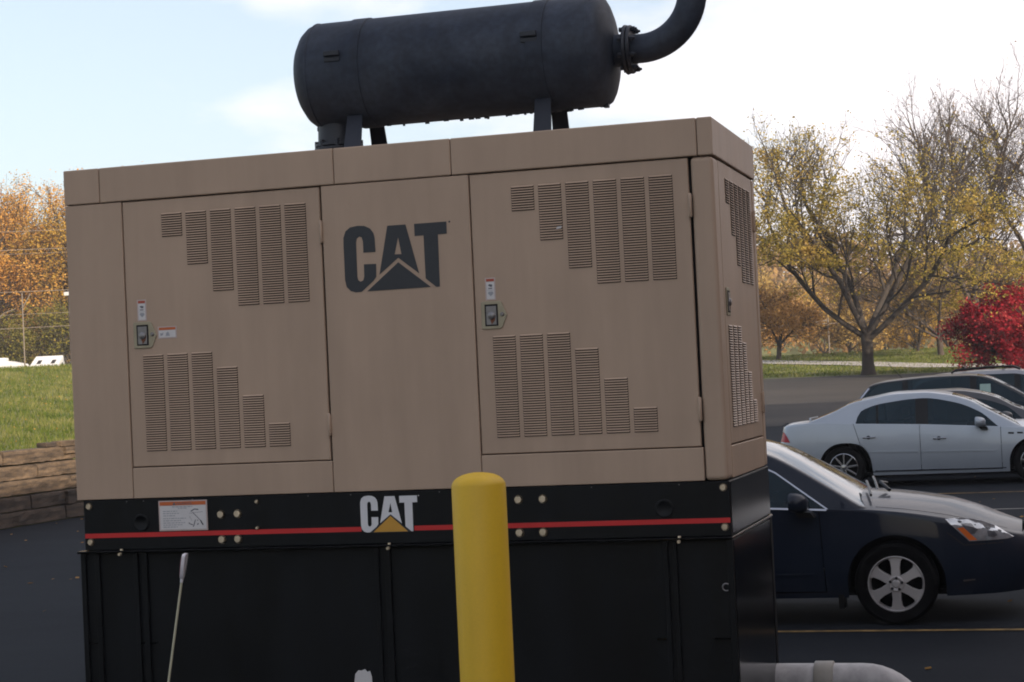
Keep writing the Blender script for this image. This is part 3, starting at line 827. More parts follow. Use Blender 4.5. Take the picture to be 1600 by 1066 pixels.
def wheel(parent, x, y, r, kind, near=True):
    """tyre > rim; the outer face looks towards -y when near"""
    s = -1 if near else 1
    o = MB().lathe([(r * .64, -.10), (r * .70, -.112), (r * .90, -.112), (r * .975, -.095), (r, -.06), (r, .06), (r * .975, .095), (r * .90, .112), (r * .70, .112), (r * .64, .10)], (0, 0, 0), (0, 1, 0), 44).build('wheel', TYRE, parent, smooth=35, loc=(x, y, r))
    rr = r * .675
    f = s * .085
    MB().lathe([(rr, s * .108), (rr * .97, s * .110), (rr * .94, s * .098), (rr * .90, s * .04)], (0, 0, 0), (0, 1, 0), 44).build('rim', CHROME if kind == 'spoke' else HUBSILVER, o, smooth=35)
    MB().lathe([(rr * .93, s * .035), (0, s * .03)], (0, 0, 0), (0, 1, 0), 32).build('brake_disc', UNDER, o)
    m = MB()
    if kind == 'cap':
        for k in range(6):
            a = k * math.pi / 3 + math.pi / 2
            ca, sa = math.cos(a), math.sin(a)
            sec = [(-.46, .20), (.46, .20), (.40, .55), (.47, .80), (.62, .955), (-.62, .955), (-.47, .80), (-.40, .55)]
            pts = []
            for p, q in sec:
                wv = {.20: .30, .55: .27, .80: .33, .955: .60}[q]
                px, pz = (wv * (1 if p > 0 else -1)) * .56 * rr, q * rr
                pts.append((px * sa + pz * ca, -px * ca + pz * sa, q))
            V = [(p[0], f + s * (.022 if p[2] < .3 else .018 if p[2] < .6 else .010), p[1]) for p in pts] + [(p[0], s * .06, p[1]) for p in pts]
            n = len(pts)
            m.add(V, [tuple(range(n)), tuple(range(2 * n - 1, n - 1, -1))] + [(i, (i + 1) % n, (i + 1) % n + n, i + n) for i in range(n)])
        m.lathe([(rr * .30, f - s * .01), (rr * .29, f + s * .024), (rr * .24, f + s * .028)], (0, 0, 0), (0, 1, 0), 24)
        m.lathe([(rr * .24, f + s * .028), (rr * .14, f + s * .024), (rr * .12, f + s * .03), (0, f + s * .031)], (0, 0, 0), (0, 1, 0), 24)
        m.build('hubcap', HUBSILVER, o, bevel=.003, smooth=30)
        nb = MB()
        for k in range(5):
            a = k * 2 * math.pi / 5 + math.pi / 2 - .1
            nb.lathe([(0, f + s * .036), (rr * .05, f + s * .034), (rr * .062, f + s * .02)], (math.cos(a) * rr * .215, 0, math.sin(a) * rr * .215), (0, 1, 0), 8)
        nb.build('wheel_nuts', TRIMB, o)
    else:
        for k in range(9):
            a = k * 2 * math.pi / 9 + .15
            ca, sa = math.cos(a), math.sin(a)
            pts = [(-.07, .16), (.07, .16), (.055, .95), (-.055, .95)]
            P = [((p * sa + q * ca) * rr, (-p * ca + q * sa) * rr) for p, q in pts]
            V = [(p[0], f + s * .012, p[1]) for p in P] + [(p[0], s * .05, p[1]) for p in P]
            m.add(V, [(0, 1, 2, 3), (7, 6, 5, 4), (0, 4, 5, 1), (1, 5, 6, 2), (2, 6, 7, 3), (3, 7, 4, 0)])
        m.lathe([(rr * .22, s * .04), (rr * .20, f + s * .014), (0, f + s * .018)], (0, 0, 0), (0, 1, 0), 20)
        m.build('spokes', CHROME, o, bevel=.003, smooth=30)
    return o


def car(name, label, cat, loc, sp):
    root = empty(name, loc)
    tag(root, label, cat, sp.get('group'))
    P = sp['paint']
    x0, x1 = sp['x']; W0 = sp['W']; zs = sp.get('sill', .20)
    top = smoothk(sp['top']); wid = smoothk(sp['plan']); edge = smoothk(sp['roof']); gx0, gx1 = sp['roof'][0][0], sp['roof'][-1][0]
    gtop = smoothk(sp['gtop']); gxa, gxb = sp['gtop'][0][0], sp['gtop'][-1][0]; gbot = lerpk(sp['gbot'])
    crown = lerpk(sp['crown']); rnd = lerpk(sp.get('round', [(x0, .05), (gx0, .02), (gx0 + .3, .008), (gx1 - .25, .008), (gx1 + .05, .03), (gx1 + .35, .06), (x1, .07)]))
    tum = sp.get('tumble', .38); wr = sp['wheel_r']; ar = sp.get('arch', wr + .065); wx = sp['wheels']
    nosef = lerpk(sp.get('nose', [(0, -.05), (.35, .05), (.55, .05), (.75, -.06), (1.2, -.2)]))

    def shear(x, z):
        """front and rear ends are not vertical"""
        a = max(0., (x - (x1 - .5)) / .5); b = max(0., ((x0 + .4) - x) / .4)
        return x + a * a * nosef(z) - b * b * (nosef(z) * .8)

    def ybody(x, z):
        zt = top(x); t = (z - zs) / max(.05, zt - zs); W = wid(x); r = rnd(x)
        y = W - .055 * max(0., (.5 - t) / .5) ** 2 - sp.get('tilt', .028) * max(0., (t - .62) / .38) ** 1.5
        if .30 < t < .36: y -= .002
        d = zt - z
        if d < r: y -= r * (1 - math.sqrt(max(0., 1 - ((r - d) / r) ** 2)))
        return max(y, .02)

    def SB(x, z, s=-1, off=0.0): return (shear(x, z), s * (ybody(x, z) + off), z)

    def SG(x, z, s=-1, off=0.0):
        zt = top(x); ze = max(edge(x), zt + .001)
        y = ybody(x, zt) - tum * (z - zt) - .12 * max(0, z - zt) ** 2
        d = ze - z; r = sp.get('prnd', .025)
        if d < r: y -= r * (1 - math.sqrt(max(0., 1 - ((r - d) / r) ** 2)))
        return (x, s * (y + off), z)

    # columns
    g = .004
    cuts = sp.get('cuts', [])           # (x_top, x_bottom) of the door shut lines
    cols = set(np.linspace(x0, x1, 54).round(4)) | set((x1 - np.array([0, .01, .03, .06, .1, .15, .2, .27])).round(4)) | set((x0 + np.array([.01, .03, .06, .1, .15])).round(4))
    for c in wx:
        for a in np.linspace(0, math.pi, 27): cols.add(round(c + ar * math.cos(a), 4))
        cols |= {c - ar - .0008, c + ar + .0008}
    cols = sorted(c for c in cols if all(abs(c - k[0]) > .02 for k in cuts))
    cols = sorted(set(cols) | {k[0] - g for k in cuts} | {k[0] + g for k in cuts})
    sk = {}
    kx = [-99] + [k[0] for k in cuts] + [99]
    ks = [0] + [(k[1] - k[0]) for k in cuts] + [0]
    # slant of shut lines fades out within 0.35 m
    def slant(x):
        v = 0
        for k in cuts:
            d = abs(x - k[0]) - g
            v += (k[1] - k[0]) * max(0., 1 - max(0, d) / .3)
        return v
    T = [0, .06, .0735, .16, .27, .38, .49, .60, .70, .79, .86, .91, .945, .97, .985, .995, 1.0]

    def zbot(x):
        for c in wx:
            if abs(x - c) < ar: return wr + math.sqrt(max(0, ar * ar - (x - c) ** 2)) - .0
        return zs
    ci = [c[0] for c in cuts]

    def region(xm):
        if len(ci) >= 2:
            for k in range(len(ci) - 1):
                if ci[k] < xm < ci[k + 1]: return k
        return -1
    panels = {}
    def addp(key, quad_): panels.setdefault(key, MB()).add(quad_, [(0, 1, 2, 3)])
    for s in (-1, 1):
        for i in range(len(cols) - 1):
            xa, xb = cols[i], cols[i + 1]; xm = (xa + xb) / 2
            gapc = any(abs(xm - k) < g * .9 for k in ci)
            rg = region(xm)
            za, zb_, ta, tb = zbot(xa), zbot(xb), top(xa), top(xb)
            sa, sb = slant(xa), slant(xb)
            for j in range(len(T) - 1):
                if gapc and j > 0: continue
                if rg >= 0 and j == 1: continue
                def pt(x, zb0, zt0, sl, t):
                    z = zb0 + (zt0 - zb0) * t
                    return SB(x + sl * (1 - (z - zs) / (zt0 - zs)), z, s)
                q = [pt(xa, za, ta, sa, T[j]), pt(xb, zb_, tb, sb, T[j]), pt(xb, zb_, tb, sb, T[j + 1]), pt(xa, za, ta, sa, T[j + 1])]
                if s > 0: q.reverse()
                key = 'body' if (rg < 0 or j == 0) else ('door', rg, s)
                addp(key, q)
    # hood, trunk and cowl: strips across
    U = [0, .2, .4, .6, .75, .86, .905, .917, .96, 1.0]
    def topz(x, u): return top(x) + crown(x) * (1 - u * u) ** 1.0
    for i in range(len(cols) - 1):
        xa, xb = cols[i], cols[i + 1]; xm = (xa + xb) / 2
        if gx0 + .35 < xm < gx1 - .35: continue
        for s in (-1, 1):
            for j in range(len(U) - 1):
                if abs(U[j] - .905) < 1e-6 and (xm > gx1 + .02 and xm < x1 - .1): continue
                def tp_(x, u):
                    xx, yy, _ = SB(x, top(x), s)
                    return (xx, yy * u, topz(x, u))
                q = [tp_(xa, U[j]), tp_(xa, U[j + 1]), tp_(xb, U[j + 1]), tp_(xb, U[j])]
                if s > 0: q.reverse()
                key = 'hood' if (xm > gx1 - .36 and U[j + 1] <= .906) else 'body'
                addp(key, q)
    # nose and tail caps
    for xe, rev in ((x1, False), (x0, True)):
        zz = [zs + (top(xe) - zs) * t for t in T]
        for s in (-1, 1):
            for j in range(len(zz) - 1):
                for k in range(6):
                    def cp(z, u):
                        xx, yy, _ = SB(xe, z, s)
                        zt2 = z + crown(xe) * (1 - u * u) * max(0, (z - zs) / (top(xe) - zs)) ** 3
                        return (xx + (.06 if not rev else -.05) * (1 - u * u), yy * u, zt2)
                    ua, ub = k / 6, (k + 1) / 6
                    q = [cp(zz[j], ua), cp(zz[j], ub), cp(zz[j + 1], ub), cp(zz[j + 1], ua)]
                    if (s > 0) == (not rev): pass
                    addp('body', q)
    # greenhouse
    gcols = set(np.linspace(gx0, gx1, 60).round(4)) | {gxa, gxb}
    pil = sp.get('pillars', [])
    for a, b in pil: gcols |= {a, b}
    gcols = sorted(c for c in gcols if gx0 <= c <= gx1)
    fr = sp.get('frame', .014)
    for s in (-1, 1):
        for i in range(len(gcols) - 1):
            xa, xb = gcols[i], gcols[i + 1]; xm = (xa + xb) / 2
            inwin = gxa <= xm <= gxb
            blk = any(a - 1e-6 <= xm <= b + 1e-6 for a, b in pil)
            def rows(x):
                zt = top(x); ze = max(edge(x), zt + .001)
                lo = min(max(gbot(x), zt), ze); hi = min(max(gtop(x), lo), ze - .0) if gxa <= x <= gxb else lo
                rem = ze - hi
                return [zt, lo, lo + (hi - lo) * .33, lo + (hi - lo) * .66, hi] + [hi + rem * t for t in (.25, .5, .68, .8, .9, .96, 1)]
            ra, rb = rows(xa), rows(xb)
            for j in range(len(ra) - 1):
                q = [SG(xa, ra[j], s), SG(xb, rb[j], s), SG(xb, rb[j + 1], s), SG(xa, ra[j + 1], s)]
                key = 'body'
                if inwin and 1 <= j <= 3:
                    key = ('pillar', [a - 1e-6 <= xm <= b + 1e-6 for a, b in pil].index(True), s) if blk else ('window', sum(xm > b for a, b in pil), s)
                    q = [(v[0], v[1] - s * .006, v[2]) for v in q]
                if s > 0: q.reverse()
                addp(key, q)
    # windshield / roof / rear glass across
    rfx = sp['shield']          # (rear glass top x, windshield top x)
    V2 = [0, .25, .5, .75, .9, .96, 1]
    for i in range(len(gcols) - 1):
        xa, xb = gcols[i], gcols[i + 1]; xm = (xa + xb) / 2
        for s in (-1, 1):
            for j in range(len(V2) - 1):
                def rp2(x, u):
                    xx, yy, zz = SG(x, max(edge(x), top(x) + .001), s)
                    return (xx, yy * u, zz + sp.get('rcrown', .05) * (1 - u * u))
                q = [rp2(xa, V2[j]), rp2(xa, V2[j + 1]), rp2(xb, V2[j + 1]), rp2(xb, V2[j])]
                if s > 0: q.reverse()
                key = 'body'
                if V2[j + 1] <= .961:
                    if xm > rfx[1]: key = 'windshield'
                    elif xm < rfx[0]: key = 'rear_window'
                addp(key, q)
    doors = {}
    for key, mb in panels.items():
        if key == 'body' or key == 'hood': mb.build(key, P, root, smooth=38, merge=1e-4)
    for key, mb in panels.items():
        if isinstance(key, tuple) and key[0] == 'door': doors[(key[1], key[2])] = mb.build('door', P, root, smooth=38, merge=1e-4)
    for key, mb in panels.items():
        if key == 'windshield' or key == 'rear_window': mb.build(key, SHIELD, root, smooth=60, merge=1e-4)
        elif isinstance(key, tuple) and key[0] == 'window': mb.build('window', sp.get('glass', CARGLASS), root, smooth=60, merge=1e-4)
        elif isinstance(key, tuple) and key[0] == 'pillar': mb.build('pillar', TRIMB, root, smooth=60, merge=1e-4)

    # patch: a polygon in side view laid on the body surface
    def patch(nm, poly, m, s=-1, off=.004, par=None, step=.04, surf=SB, th=.004):
        pts = [Vector(p) for p in poly]; n = len(pts)
        dense = []
        for k in range(n):
            a, b = pts[k], pts[(k + 1) % n]; q = max(1, int((b - a).length / step))
            dense += [a + (b - a) * (t / q) for t in range(q)]
        nb = len(dense)
        xs2 = [p.x for p in dense]; zs2 = [p.y for p in dense]
        inner = []
        x = min(xs2) + step / 2
        while x < max(xs2):
            z = min(zs2) + step / 2
            while z < max(zs2):
                inner.append(Vector((x, z))); z += step
            x += step
        def inside(p):
            c = False
            for k in range(nb):
                a, b = dense[k], dense[(k + 1) % nb]
                if (a.y > p.y) != (b.y > p.y) and p.x < (b.x - a.x) * (p.y - a.y) / (b.y - a.y) + a.x: c = not c
            return c
        inner = [p for p in inner if inside(p) and min((p - q).length for q in dense) > step * .3]
        vs, es, fs, *_ = delaunay_2d_cdt(dense + inner, [(k, (k + 1) % nb) for k in range(nb)], [], 0, 1e-6)
        F = []
        for f in fs:
            c = sum((vs[i] for i in f), Vector((0, 0))) / len(f)
            if inside(c): F.append(tuple(f))
        V = [surf(v.x, v.y, s, off) for v in vs]
        # rim of the patch so that it has an edge
        nV = len(V)
        # boundary loop comes first in the input and keeps its order
        V += [surf(p.x, p.y, s, off - th) for p in dense]
        bidx = []
        for p in dense:
            bidx.append(min(range(len(vs)), key=lambda i: (vs[i] - p).length_squared))
        F += [(bidx[k], bidx[(k + 1) % nb], nV + (k + 1) % nb, nV + k) for k in range(nb)]
        return mesh_from(nm, V, F, m, par or root, 40, None, 1e-5)
    K = dict(root=root, patch=patch, SB=SB, SG=SG, doors=doors, top=top, edge=edge, P=P, gtop=gtop, gbot=gbot)

    # underside, wheel wells, wheels
    ub = MB().box(x0 + .40, x1 - .50, -W0 + .12, W0 - .12, zs + .01, zs + .05)
    for c in wx:
        for s in (-1, 1):
            n = 16; V = []; F = []
            for k in range(n + 1):
                a = math.pi * k / n * 1.12 - .19
                for yy in (W0 - .06, W0 - .36):
                    V.append((c + (ar + .004) * math.cos(a), s * yy, wr + (ar + .004) * math.sin(a)))
            F = [(2 * k, 2 * k + 1, 2 * k + 3, 2 * k + 2) for k in range(n)]
            F.append(tuple(2 * k + 1 for k in range(n + 1)))
            ub.add(V, F)
    ub.build('underbody', UNDER, root, merge=0)
    if sp.get('seats'):
        zf = sp['seats']
        for xs_, w_ in ((-1.85, (-.42, .42)), (-2.85, (-.40, .40))):
            for yc in w_:
                st = MB().prism([(xs_ - .10, zf - .55), (xs_ + .02, zf - .55), (xs_ - .12, zf + .06), (xs_ - .24, zf + .06)], 'y', yc - .25, yc + .25).build('seat', SEAT, root, bevel=.04)
                MB().box(xs_ - .25, xs_ - .14, yc - .12, yc + .12, zf + .09, zf + .25).build('headrest', SEAT, st, bevel=.03)
        MB().box(-1.05, -.45, -W0 + .22, W0 - .22, zf - .4, zf - .02).build('dashboard', UNDER, root)
    for c in wx:
        for s in (-1, 1): wheel(root, c, s * (W0 - .135), wr, sp['rim'], s < 0)
    return K


def mirror_part(K, x, z, m, lenx=.2, hz=.15, out=.2, y0=None):
    yb = -K['SB'](x, K['top'](x), -1)[1]
    y = -(yb + out * .55)
    V = []; n = 14; mb = MB()
    for i, (t, sc) in enumerate([(-.5, .55), (-.47, .80), (-.38, .96), (-.1, 1.0), (.2, .92), (.4, .72), (.49, .40), (.5, .02)]):
        for k in range(n):
            a = 2 * math.pi * k / n
            ca, sa = math.cos(a), math.sin(a)
            q = (abs(ca) ** 3.2 + abs(sa) ** 3.2) ** (-1 / 3.2)
            V.append((x + t * lenx, y + ca * q * out * .5 * sc, z + sa * q * hz * .5 * sc - t * .02))
    F = [(i * n + k, i * n + (k + 1) % n, (i + 1) * n + (k + 1) % n, (i + 1) * n + k) for i in range(7) for k in range(n)]
    F.append(tuple(range(n)))
    o = mb.add(V, F).build('mirror', m, K['root'], smooth=50)
    MB().prism([(x - .03, z - hz * .48), (x + .09, z - hz * .48), (x + .12, z - hz * .75), (x, z - hz * .75)], 'y', y - .02, -(yb - .03)).build('mirror_stalk', TRIMB, o)


def strip(K, nm, pts, wd, m, surf, off=.004, th=.006, par=None):
    """thin trim following points (x,z) on a body surface"""
    D = []
    for a, b in zip(pts[:-1], pts[1:]):
        n = max(1, int(math.dist(a, b) / .06))
        D += [(a[0] + (b[0] - a[0]) * k / n, a[1] + (b[1] - a[1]) * k / n) for k in range(n)]
    D.append(pts[-1]); V = []
    for k, p in enumerate(D):
        d = Vector(D[min(k + 1, len(D) - 1)]) - Vector(D[max(k - 1, 0)]); n = Vector((-d.y, d.x)).normalized() * wd / 2
        for sg, of in ((-1, off - th), (-1, off), (1, off), (1, off - th)):
            V.append(surf(p[0] + n.x * sg, p[1] + n.y * sg, -1, of))
    F = [(4 * k + j, 4 * k + j + 1, 4 * k + j + 5, 4 * k + j + 4) for k in range(len(D) - 1) for j in range(3)]
    return mesh_from(nm, V, F, m, par or K['root'], 40, None, 0)


def handle(K, x, z, m, dr):
    y = K['SB'](x, z)[1]
    h = MB().box(x - .105, x + .105, y - .034, y - .012, z - .013, z + .013).build('handle', m, dr, bevel=.008)
    mb = MB().lathe([(0, -.004), (.03, -.004), (.034, 0.002)], (x - .01, y, z), (0, 1, 0), 18)
    mb.build('handle_cup', TRIMB, dr)
    return h


NAVY = mat('navy_paint', (0.0095, 0.0145, 0.027), 0.4, 0.0, var=.05, vscale=2, coat=.40, spec=.12)
SILVER = carpaint('silver_paint', (0.36, 0.40, 0.45), 0.35, 0.35)
CHARCOAL = carpaint('charcoal_paint', (0.05, 0.05, 0.055), 0.3, 0.35)
SUVBLACK = carpaint('black_suv_paint', (0.006, 0.006, 0.007), 0.1, 0.3)
SILVER2 = carpaint('light_silver_paint', (0.33, 0.33, 0.35), 0.35, 0.35)
G_CARS = 'cars parked in a row side on'

# --- dark blue sedan just behind the generator
acc = dict(seats=.98, tilt=.012, round=[(-3.86, .05), (-3.28, .02), (-3.0, .008), (-.4, .008), (-.1, .02), (.3, .035), (.95, .06)], paint=NAVY, x=(-3.86, .95), W=.91, wheel_r=.318, wheels=(0, -2.74), arch=.375, rim='cap', sill=.215,
           top=[(-3.86, .93), (-3.5, .99), (-2.7, .985), (-1.6, .955), (-.9, .925), (-.5, .905), (-.3, .90), (0, .875), (.35, .82), (.62, .755), (.83, .69), (.95, .65)],
           plan=[(-3.86, .62), (-3.75, .76), (-3.45, .86), (-2.6, .905), (-1.2, .91), (0, .905), (.35, .88), (.62, .80), (.80, .68), (.90, .56), (.95, .47)],
           roof=[(-3.28, 1.0), (-2.95, 1.17), (-2.6, 1.33), (-2.3, 1.405), (-1.85, 1.435), (-1.4, 1.425), (-1.15, 1.385), (-.95, 1.325), (-.75, 1.225), (-.55, 1.107), (-.35, .985), (-.24, .917), (-.15, .885)],
           gtop=[(-2.75, .99), (-2.6, 1.17), (-2.3, 1.29), (-1.85, 1.345), (-1.4, 1.335), (-1.12, 1.285), (-.9, 1.185), (-.5, .905)],
           gbot=[(-3, .99), (-.5, .905)], pillars=[(-1.80, -1.66), (-2.50, -2.46)], shield=(-2.55, -1.13),
           crown=[(-3.86, .06), (-3.3, .06), (-.6, .10), (-.1, .10), (.4, .10), (.95, .06)], rcrown=.055,
           cuts=[(-2.62, -2.38), (-1.73, -1.73), (-.56, -.53)])
K = car('parked_car', 'dark blue sedan right behind the generator, nose to the right with amber in its headlight', 'car', (3.957, 6.27, .012), acc)
hlp = [(.388, .803), (.50, .803), (.586, .794), (.665, .774), (.775, .727), (.85, .665), (.883, .635), (.833, .626), (.559, .627)]
hl = K['patch']('headlight', hlp, LAMPCLEAR, off=.005, step=.03)
K['patch']('turn_signal', [(.477, .731), (.522, .735), (.618, .635), (.562, .634)], LAMPAMBER, off=.008, par=hl, step=.03)
K['patch']('lamp_bowl', [(.505, .765), (.60, .762), (.635, .715), (.60, .68), (.56, .68), (.53, .73)], LAMPDARK, off=.0075, par=hl, step=.03)
K['patch']('lamp_bowl', [(.70, .70), (.755, .69), (.77, .66), (.74, .645), (.70, .655)], LAMPDARK, off=.0075, par=hl, step=.03)
# far headlight
K['patch']('headlight', hlp, LAMPCLEAR, s=1, off=.005, step=.05)
dn = K['doors'][(1, -1)]
strip(K, 'window_trim', [(-1.64, 1.335), (-1.4, 1.343), (-1.12, 1.293), (-.9, 1.193), (-.49, .90)], .012, CHROME, K['SG'], off=.001)
strip(K, 'belt_trim', [(-2.7, .981), (-1.6, .949), (-.9, .919), (-.50, .899)], .014, CHROME, K['SB'], off=.005)
strip(K, 'door_crease', [(-2.30, .42), (-.62, .40)], .014, NAVY, K['SB'], off=.008, th=.01)
handle(K, -1.50, .80, NAVY, dn)
handle(K, -2.40, .82, NAVY, K['doors'][(0, -1)])
mirror_part(K, -.70, .965, NAVY, .15, .15, .23)
# grille and hood nose, lower bumper lip
K['root']
MB().box(.955, .985, -.36, .36, .57, .655).build('grille', TRIMB, K['root'], bevel=.02)
MB().box(.985, 1.0, -.37, .37, .60, .622).build('grille_bar', CHROME, K['root'], bevel=.006)
MB().box(.93, 1.01, -.45, .45, .28, .40).build('lower_grille', TRIMB, K['root'], bevel=.03)
K['patch']('bumper_reflector', [(.50, .335), (.585, .338), (.585, .328), (.50, .322)], mat('dull_chrome', (.12, .10, .09), .3, .4, var=.1), off=.004, step=.04)
strip(K, 'bumper_seam', [(.40, .70), (.52, .60), (.86, .605)], .008, DARKGAP, K['SB'], off=.001, th=.002)
# wipers and cowl
for ya, yb_ in ((-.62, -.05), (.02, .55)):
    xw = -.20
    MB().tube([(xw + .02, ya, .985), (xw - .02, (ya + yb_) / 2, 1.035), (xw - .06, yb_, 1.06)], .011, 8).build('wiper', TRIMB, K['root'], smooth=60)
MB().tube([(-.06, -.30, 1.0), (-.14, -.18, 1.06), (-.10, -.05, 1.04)], .014, 8).build('wiper_arm', TRIMB, K['root'], smooth=60)
# splash guard hanging behind the front wheel
MB().box(-.445, -.40, -.86, -.66, .13, .30).build('mud_flap', TRIMB, K['root'])

# --- silver sedan in the second row
bui = dict(seats=1.05, paint=SILVER, x=(-4.17, 1.02), W=.95, wheel_r=.345, wheels=(0, -3.055), arch=.405, rim='spoke', sill=.20,
           top=[(-4.17, 1.035), (-4.05, 1.065), (-3.55, 1.10), (-2.83, 1.062), (-1.71, 1.008), (-.55, .928), (-.2, .915), (.3, .87), (.7, .80), (1.02, .68)],
           plan=[(-4.17, .66), (-4.05, .80), (-3.75, .89), (-2.8, .945), (-1.2, .95), (.1, .945), (.5, .90), (.8, .78), (1.02, .55)],
           roof=[(-3.62, 1.105), (-3.2, 1.262), (-2.88, 1.402), (-2.565, 1.465), (-2.15, 1.525), (-1.74, 1.530), (-1.38, 1.485), (-1.0, 1.375), (-.75, 1.235), (-.5, 1.095), (-.25, .952), (-.16, .905)],
           gtop=[(-2.83, 1.075), (-2.80, 1.17), (-2.72, 1.275), (-2.36, 1.380), (-1.74, 1.435), (-1.24, 1.350), (-.84, 1.180), (-.55, .930)],
           gbot=[(-2.9, 1.066), (-1.71, 1.012), (-.5, .93)], pillars=[(-2.50, -2.46), (-1.86, -1.66)], shield=(-2.75, -1.28),
           crown=[(-4.17, .03), (-3.5, .03), (-.6, .09), (.4, .10), (1.02, .05)], rcrown=.035,
           cuts=[(-2.87, -2.62), (-1.80, -1.80), (-.52, -.52)])
KB = car('parked_car', 'silver sedan in the second row with red tail lamp and chrome spoked wheels', 'car', (4.92, 22.95, .012), bui)
tl = KB['patch']('taillight', [(-4.168, .965), (-4.08, .948), (-4.0, .87), (-3.94, .785), (-4.168, .80)], LAMPRED, off=.005, step=.04)
KB['patch']('taillight', [(-4.168, .965), (-4.08, .948), (-4.0, .87), (-3.94, .785), (-4.168, .80)], LAMPRED, s=1, off=.005, step=.06)
for i, x in ((0, -2.62), (1, -1.49)): handle(KB, x, .828 if i == 0 else .776, CHROME, KB['doors'][(i, -1)])
strip(KB, 'door_moulding', [(-2.60, .590), (-1.83, .575)], .022, SILVER, KB['SB'], off=.010, th=.014)
strip(KB, 'door_moulding', [(-1.77, .573), (-.60, .550)], .022, SILVER, KB['SB'], off=.010, th=.014)
strip(KB, 'sill_trim', [(-2.55, .275), (-.46, .262)], .016, CHROME, KB['SB'], off=.005, th=.008)
for x in (-.36, -.22, -.08):
    KB['patch']('fender_port', [(x - .045, .835), (x + .045, .830), (x + .045, .802), (x - .045, .807)], TRIMB, off=.004, step=.04)
mirror_part(KB, -.83, 1.02, SILVER, .17, .16, .24)
MB().tube([(-3.60, -.55, 1.12), (-3.62, -.55, 1.165), (-3.62, .55, 1.165), (-3.60, .55, 1.12)], .015, 8).build('trunk_spoiler', SILVER, KB['root'], smooth=50)

# --- charcoal sedan next to it
sd2 = dict(bui); sd2['paint'] = CHARCOAL
sd2['roof'] = [(a, b - .03 * (b > 1.2)) for a, b in bui['roof']]; sd2['gtop'] = [(a, b - .03 * (b > 1.2)) for a, b in bui['gtop']]
KC = car('parked_car', 'charcoal sedan mostly hidden between the silver sedan and the black wagon', 'car', (5.30, 25.72, .012), sd2)
mirror_part(KC, -.83, 1.02, CHARCOAL, .17, .16, .24)
for i, x in ((0, -2.62), (1, -1.49)): handle(KC, x, .828 if i == 0 else .776, CHROME, KC['doors'][(i, -1)])

# --- black sport wagon
suv = dict(seats=1.20, paint=SUVBLACK, x=(-4.26, .92), W=.94, wheel_r=.37, wheels=(0, -2.95), arch=.44, rim='spoke', sill=.28,
           top=[(-4.26, 1.10), (-4.0, 1.13), (-2.8, 1.10), (-1.2, 1.06), (-.4, 1.02), (0, .99), (.5, .92), (.92, .78)],
           plan=[(-4.26, .82), (-4.18, .88), (-3.9, .93), (-1.2, .94), (.1, .935), (.5, .89), (.75, .78), (.92, .6)],
           roof=[(-4.18, 1.12), (-4.06, 1.30), (-3.90, 1.50), (-3.74, 1.635), (-3.3, 1.70), (-2.4, 1.745), (-1.9, 1.74), (-1.6, 1.70), (-1.15, 1.49), (-.6, 1.17), (-.30, 1.02)],
           gtop=[(-4.08, 1.20), (-3.94, 1.43), (-3.73, 1.605), (-3.3, 1.672), (-2.4, 1.72), (-1.9, 1.716), (-1.62, 1.665), (-1.2, 1.465), (-.62, 1.10)],
           gbot=[(-4.1, 1.15), (-2.6, 1.115), (-.5, 1.04)], pillars=[(-3.16, -3.06), (-1.88, -1.76)], shield=(-3.76, -1.74),
           crown=[(-4.26, .03), (-.6, .08), (.92, .05)], rcrown=.03, tumble=.30, prnd=.02,
           cuts=[(-3.11, -2.70), (-1.82, -1.82), (-.50, -.50)])
KS = car('parked_car', 'black sport utility wagon with a paper taped inside its front side window', 'car', (5.62, 28.55, .012), suv)
mirror_part(KS, -.72, 1.17, SUVBLACK, .18, .2, .26)
KS['patch']('paper_sheet', [(-1.70, 1.33), (-1.50, 1.33), (-1.50, 1.56), (-1.70, 1.56)], mat('pale_green_paper', (.30, .42, .38), .6, var=.05), surf=KS['SG'], off=.004, step=.05)
for i, x in ((0, -2.5), (1, -1.45)): handle(KS, x, .95, CHROME, KS['doors'][(i, -1)])
strip(KS, 'rear_quarter_highlight', [(-4.08, 1.20), (-3.96, 1.38), (-3.80, 1.57)], .03, CHROME, KS['SG'], off=.004)  # chrome strip standing in for a bright highlight on the rear edge
MB().tube([(-3.20, -.1, 1.74), (-3.46, -.1, 2.03)], .006, 6).build('antenna', TRIMB, KS['root'])

# --- silver wagon with roof rails
sv2 = dict(suv); sv2['paint'] = SILVER2
sv2['roof'] = [(a, b + .05 * (b > 1.3)) for a, b in suv['roof']]
KT = car('parked_car', 'light silver sport utility wagon with black roof rails beside the red bush', 'car', (6.40, 31.5, .012), sv2)
mirror_part(KT, -.72, 1.17, SILVER2, .18, .2, .26)
for s in (-1, 1):
    pts = [(-3.15, s * .56, 1.78), (-3.05, s * .56, 1.835), (-2.4, s * .56, 1.87), (-1.9, s * .56, 1.865), (-1.75, s * .56, 1.80)]
    MB().tube(pts, .022, 8).build('roof_rail', TRIMB, KT['root'], smooth=50)
for x in (-2.9, -2.1):
    MB().box(x - .03, x + .03, -.58, .58, 1.868, 1.90).build('rack_bar', TRIMB, KT['root'], bevel=.01)
for i, x in ((0, -2.5), (1, -1.45)): handle(KT, x, .95, CHROME, KT['doors'][(i, -1)])

